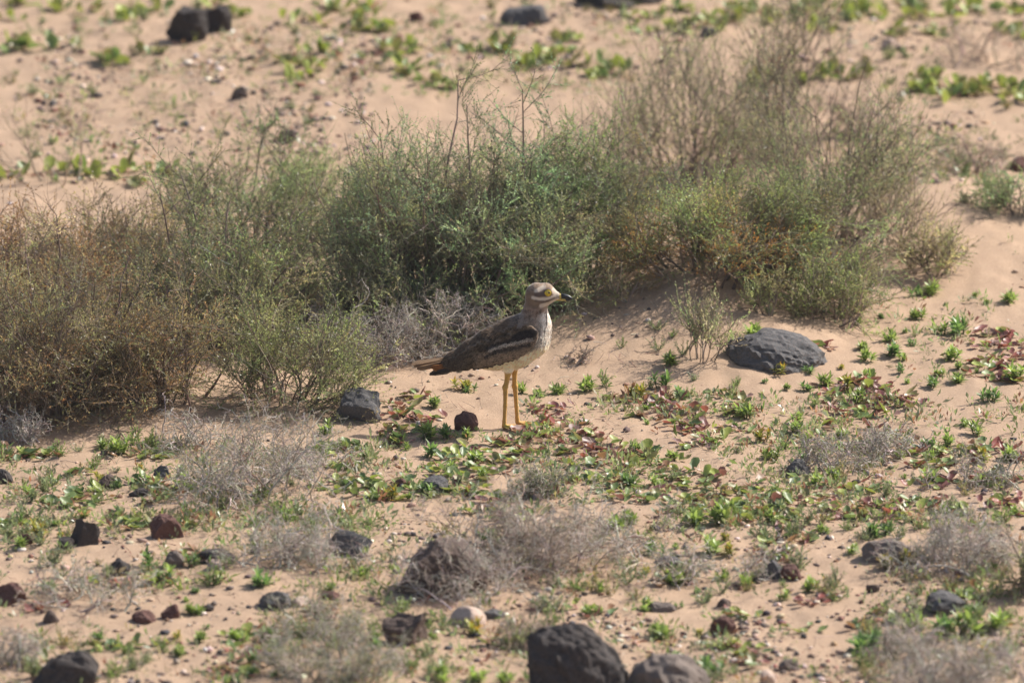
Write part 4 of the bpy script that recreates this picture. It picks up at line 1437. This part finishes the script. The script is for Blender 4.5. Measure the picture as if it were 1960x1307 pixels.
    for k in range(5):      # primaries, to the dark wing tip
        specs.append(([(925 - 6 * k, 690 + 2.6 * k), (880 - 4 * k, 702 + 1.2 * k), (822 + 6 * k, 719 - .8 * k)], (7, 12, 11), 3.6 - .4 * k, (.052, .041, .037), (.10, .08, .07)))
    for (pts, wds, lift, col, pale) in specs:
        def cf(x, y, kk, t, col=np.array(col), pale=np.array(pale)):
            f = (np.abs(kk) > .9) * .95
            c = col[None] * (1 - f[:, None]) + pale[None] * f[:, None]
            return c * (1 - .35 * (np.abs(kk) < .1))[:, None]
        Vs, Fs, Cs = feather_strip(pts, wds, lift, cf)
        link('feather', np_mesh('feather', Vs, Fs, Cs, MAT['feather'], True), wing)
    w2 = wing.copy(); COL.objects.link(w2); w2.scale = (1, -1, 1)
    for ch in list(wing.children):
        c2 = ch.copy(); COL.objects.link(c2); c2.parent = w2

    # tail: layered feathers, rufous below
    def tail_feather(x0, y0, x1, y1, wid, dep, col, name='tail_feather', thick=1.2):
        rows = 10
        t = np.linspace(0, 1, rows)
        cx = x0 + (x1 - x0) * t; cy = y0 + (y1 - y0) * t + 2 * np.sin(t * 3.14)
        ww = wid * np.minimum(1, .5 + t * 1.2) * np.sqrt(np.clip(1 - np.clip((t - .82) / .18, 0, 1) ** 2, .05, 1))
        V, C = [], []
        nx, ny = -(y1 - y0), (x1 - x0)
        l = math.hypot(nx, ny)
        for kk in (-1, 0, 1):
            V.append(to3(cx, dep * (.4 + .6 * t) + ww * .55 * kk, cy + .62 * ww * kk * (1 if dep <= 0 else -1) - (0 if kk else thick)))
            C.append(np.array(col)[None] * (.75 if kk == 0 else 1.1) * (1 - .25 * sst(.7, 1, t))[:, None])
        V = np.stack(V, 1).reshape(-1, 3); C = np.stack(C, 1).reshape(-1, 3)
        Fq = []
        for i in range(rows - 1):
            for j in range(2):
                a = i * 3 + j
                Fq.append((a, a + 1, a + 4, a + 3))
        return link(name, np_mesh(name, V, np.array(Fq), C, MAT['feather'], True), body)
    for k, (x1, y1, dp) in enumerate([(788, 699, 0), (792, 702, -6), (798, 706, -11), (792, 701, 6), (799, 704, 11)]):
        tail_feather(868, 686 + abs(dp) * .3, x1, y1, 10, dp, (.30, .215, .15) if k else (.25, .18, .13))
    for (x0, y0, x1, y1, dp) in [(874, 695, 824, 703, -13), (868, 699, 829, 706, -14), (864, 703, 834, 709, -11), (868, 699, 830, 706, 9)]:
        tail_feather(x0, y0, x1, y1, 9, dp, (.46, .22, .085), 'undertail_feather')

    # eyes
    def uv(name, rad, mat, loc, parent, sc=(1, 1, 1), seg=24):
        bm = bmesh.new()
        bmesh.ops.create_uvsphere(bm, u_segments=seg, v_segments=seg // 2, radius=rad)
        me = bpy.data.meshes.new(name); bm.to_mesh(me); bm.free()
        me.polygons.foreach_set('use_smooth', np.ones(len(me.polygons), bool))
        me.materials.append(mat)
        return link(name, me, parent, loc, None, sc)
    for sgn in (-1, 1):
        c = to3(1048.8, sgn * 16.0, 559.6)
        e = uv('eye', 7.2 * M, MAT['iris'], c, body, (1, .55, 1))
        uv('pupil', 2.0 * M, MAT['dark_eye'], (1.7 * M, sgn * 6.2 * M, .9 * M), e, (1, .55, 1), 16)
        bm = bmesh.new()
        bmesh.ops.create_circle(bm, segments=32, radius=1)
        bm.free()
        g = Geo()
        ringP, n = [], 32
        a = np.linspace(0, 2 * math.pi, n, endpoint=False)
        Vr = []
        for j in range(8):
            b = j * 2 * math.pi / 8
            rr = 7.0 + .75 * math.cos(b)
            Vr.append(np.stack([rr * np.cos(a) * (1 + .12 * (np.cos(a) < -.6)), np.full(n, sgn * (1.4 + 1.3 * math.sin(b))), rr * np.sin(a)], -1) * M)
        Vr = np.stack(Vr, 1)
        ii = np.arange(n * 8).reshape(n, 8)
        Fr = np.stack([ii, np.roll(ii, -1, 0), np.roll(np.roll(ii, -1, 0), -1, 1), np.roll(ii, -1, 1)], -1).reshape(-1, 4)
        link('eye_ring', np_mesh('eye_ring', Vr.reshape(-1, 3), Fr, None, MAT['orbital'], True), e)

    # beak: upper and lower half, yellow base and dark tip
    def loft(name, secs, mat, parent):
        n = 14
        a = np.linspace(0, 2 * math.pi, n, endpoint=False)
        V = []
        for (cx, cy, hh, hw) in secs:
            V.append(to3(np.full(n, cx), hw * np.cos(a), cy - hh * np.sin(a)))
        V = np.stack(V, 0)
        m_ = len(secs)
        ii = np.arange(m_ * n).reshape(m_, n)
        Fq = np.stack([ii[:-1], np.roll(ii, -1, 1)[:-1], np.roll(ii, -1, 1)[1:], ii[1:]], -1).reshape(-1, 4)
        V = np.concatenate([V.reshape(-1, 3), V[0].mean(0)[None], V[-1].mean(0)[None]])
        k = m_ * n
        F3 = [(k, (j + 1) % n, j) for j in range(n)] + [(k + 1, ii[-1, j], ii[-1, (j + 1) % n]) for j in range(n)]
        return link(name, np_mesh(name, V, [Fq, np.array(F3)], None, mat, True), parent)
    up = loft('upper_beak', [(1056, 568, 6.5, 7), (1066, 568.8, 5.2, 5.6), (1073, 569.6, 4.6, 4.8), (1079, 570.4, 4.2, 4.3)], MAT['yellow_beak'], body)
    loft('beak_tip', [(1074, 569.4, 4.9, 5.1), (1081, 570.2, 4.9, 4.4), (1088, 571.6, 4.1, 3.4), (1093.5, 573.6, 2.4, 2.0), (1097, 575.2, .5, .5)], MAT['horn'], up)
    lw = loft('lower_beak', [(1054, 575.5, 3.8, 6), (1066, 575.2, 3.0, 4.8), (1074, 575.8, 2.7, 4.0), (1083, 576.3, 2.3, 3.2)], MAT['yellow_beak'], body)
    loft('beak_tip', [(1082, 576.2, 2.5, 3.3), (1087, 576.4, 2.2, 2.6), (1092, 576.2, 1.3, 1.5), (1095.5, 575.8, .4, .4)], MAT['horn'], lw)
    LANDMARKS.append(('feet of the bird', 978, 812))
    return body


build_bird()


# ------------------------------------------------------------------ labels that say where each small plant stands
def label_plants():
    ORD = ['nearest', 'second nearest', 'third nearest', 'fourth nearest', 'fifth nearest', 'sixth nearest', 'seventh nearest', 'eighth nearest', 'ninth nearest', 'tenth nearest', 'eleventh nearest', 'twelfth nearest', 'thirteenth nearest', 'fourteenth nearest', 'fifteenth nearest', 'sixteenth nearest']
    used = {}
    rows = []
    for (o, look, px, py) in PLANTS:
        best = min(LANDMARKS, key=lambda l: math.hypot(l[1] - px, (l[2] - py) * 1.3))
        dx, dy = px - best[1], (py - best[2]) * 1.3
        side = ('right of' if dx > 0 else 'left of') if abs(dx) > abs(dy) else ('in front of' if dy > 0 else 'behind')
        used.setdefault((look, side, best[0]), []).append((math.hypot(dx, dy), o))
    for (look, side, lm), lst in used.items():
        lst.sort(key=lambda t: t[0])
        for k, (_, o) in enumerate(lst):
            if len(lst) == 1:
                o['label'] = f'{look} {side} the {lm}'
            else:
                o['label'] = f'{look} {side} the {lm}, {ORD[min(k, len(ORD) - 1)]}'
            if len(o['label'].split()) > 16:
                o['label'] = o['label'].replace('in front of', 'before').replace('small ', '', 1)


label_plants()
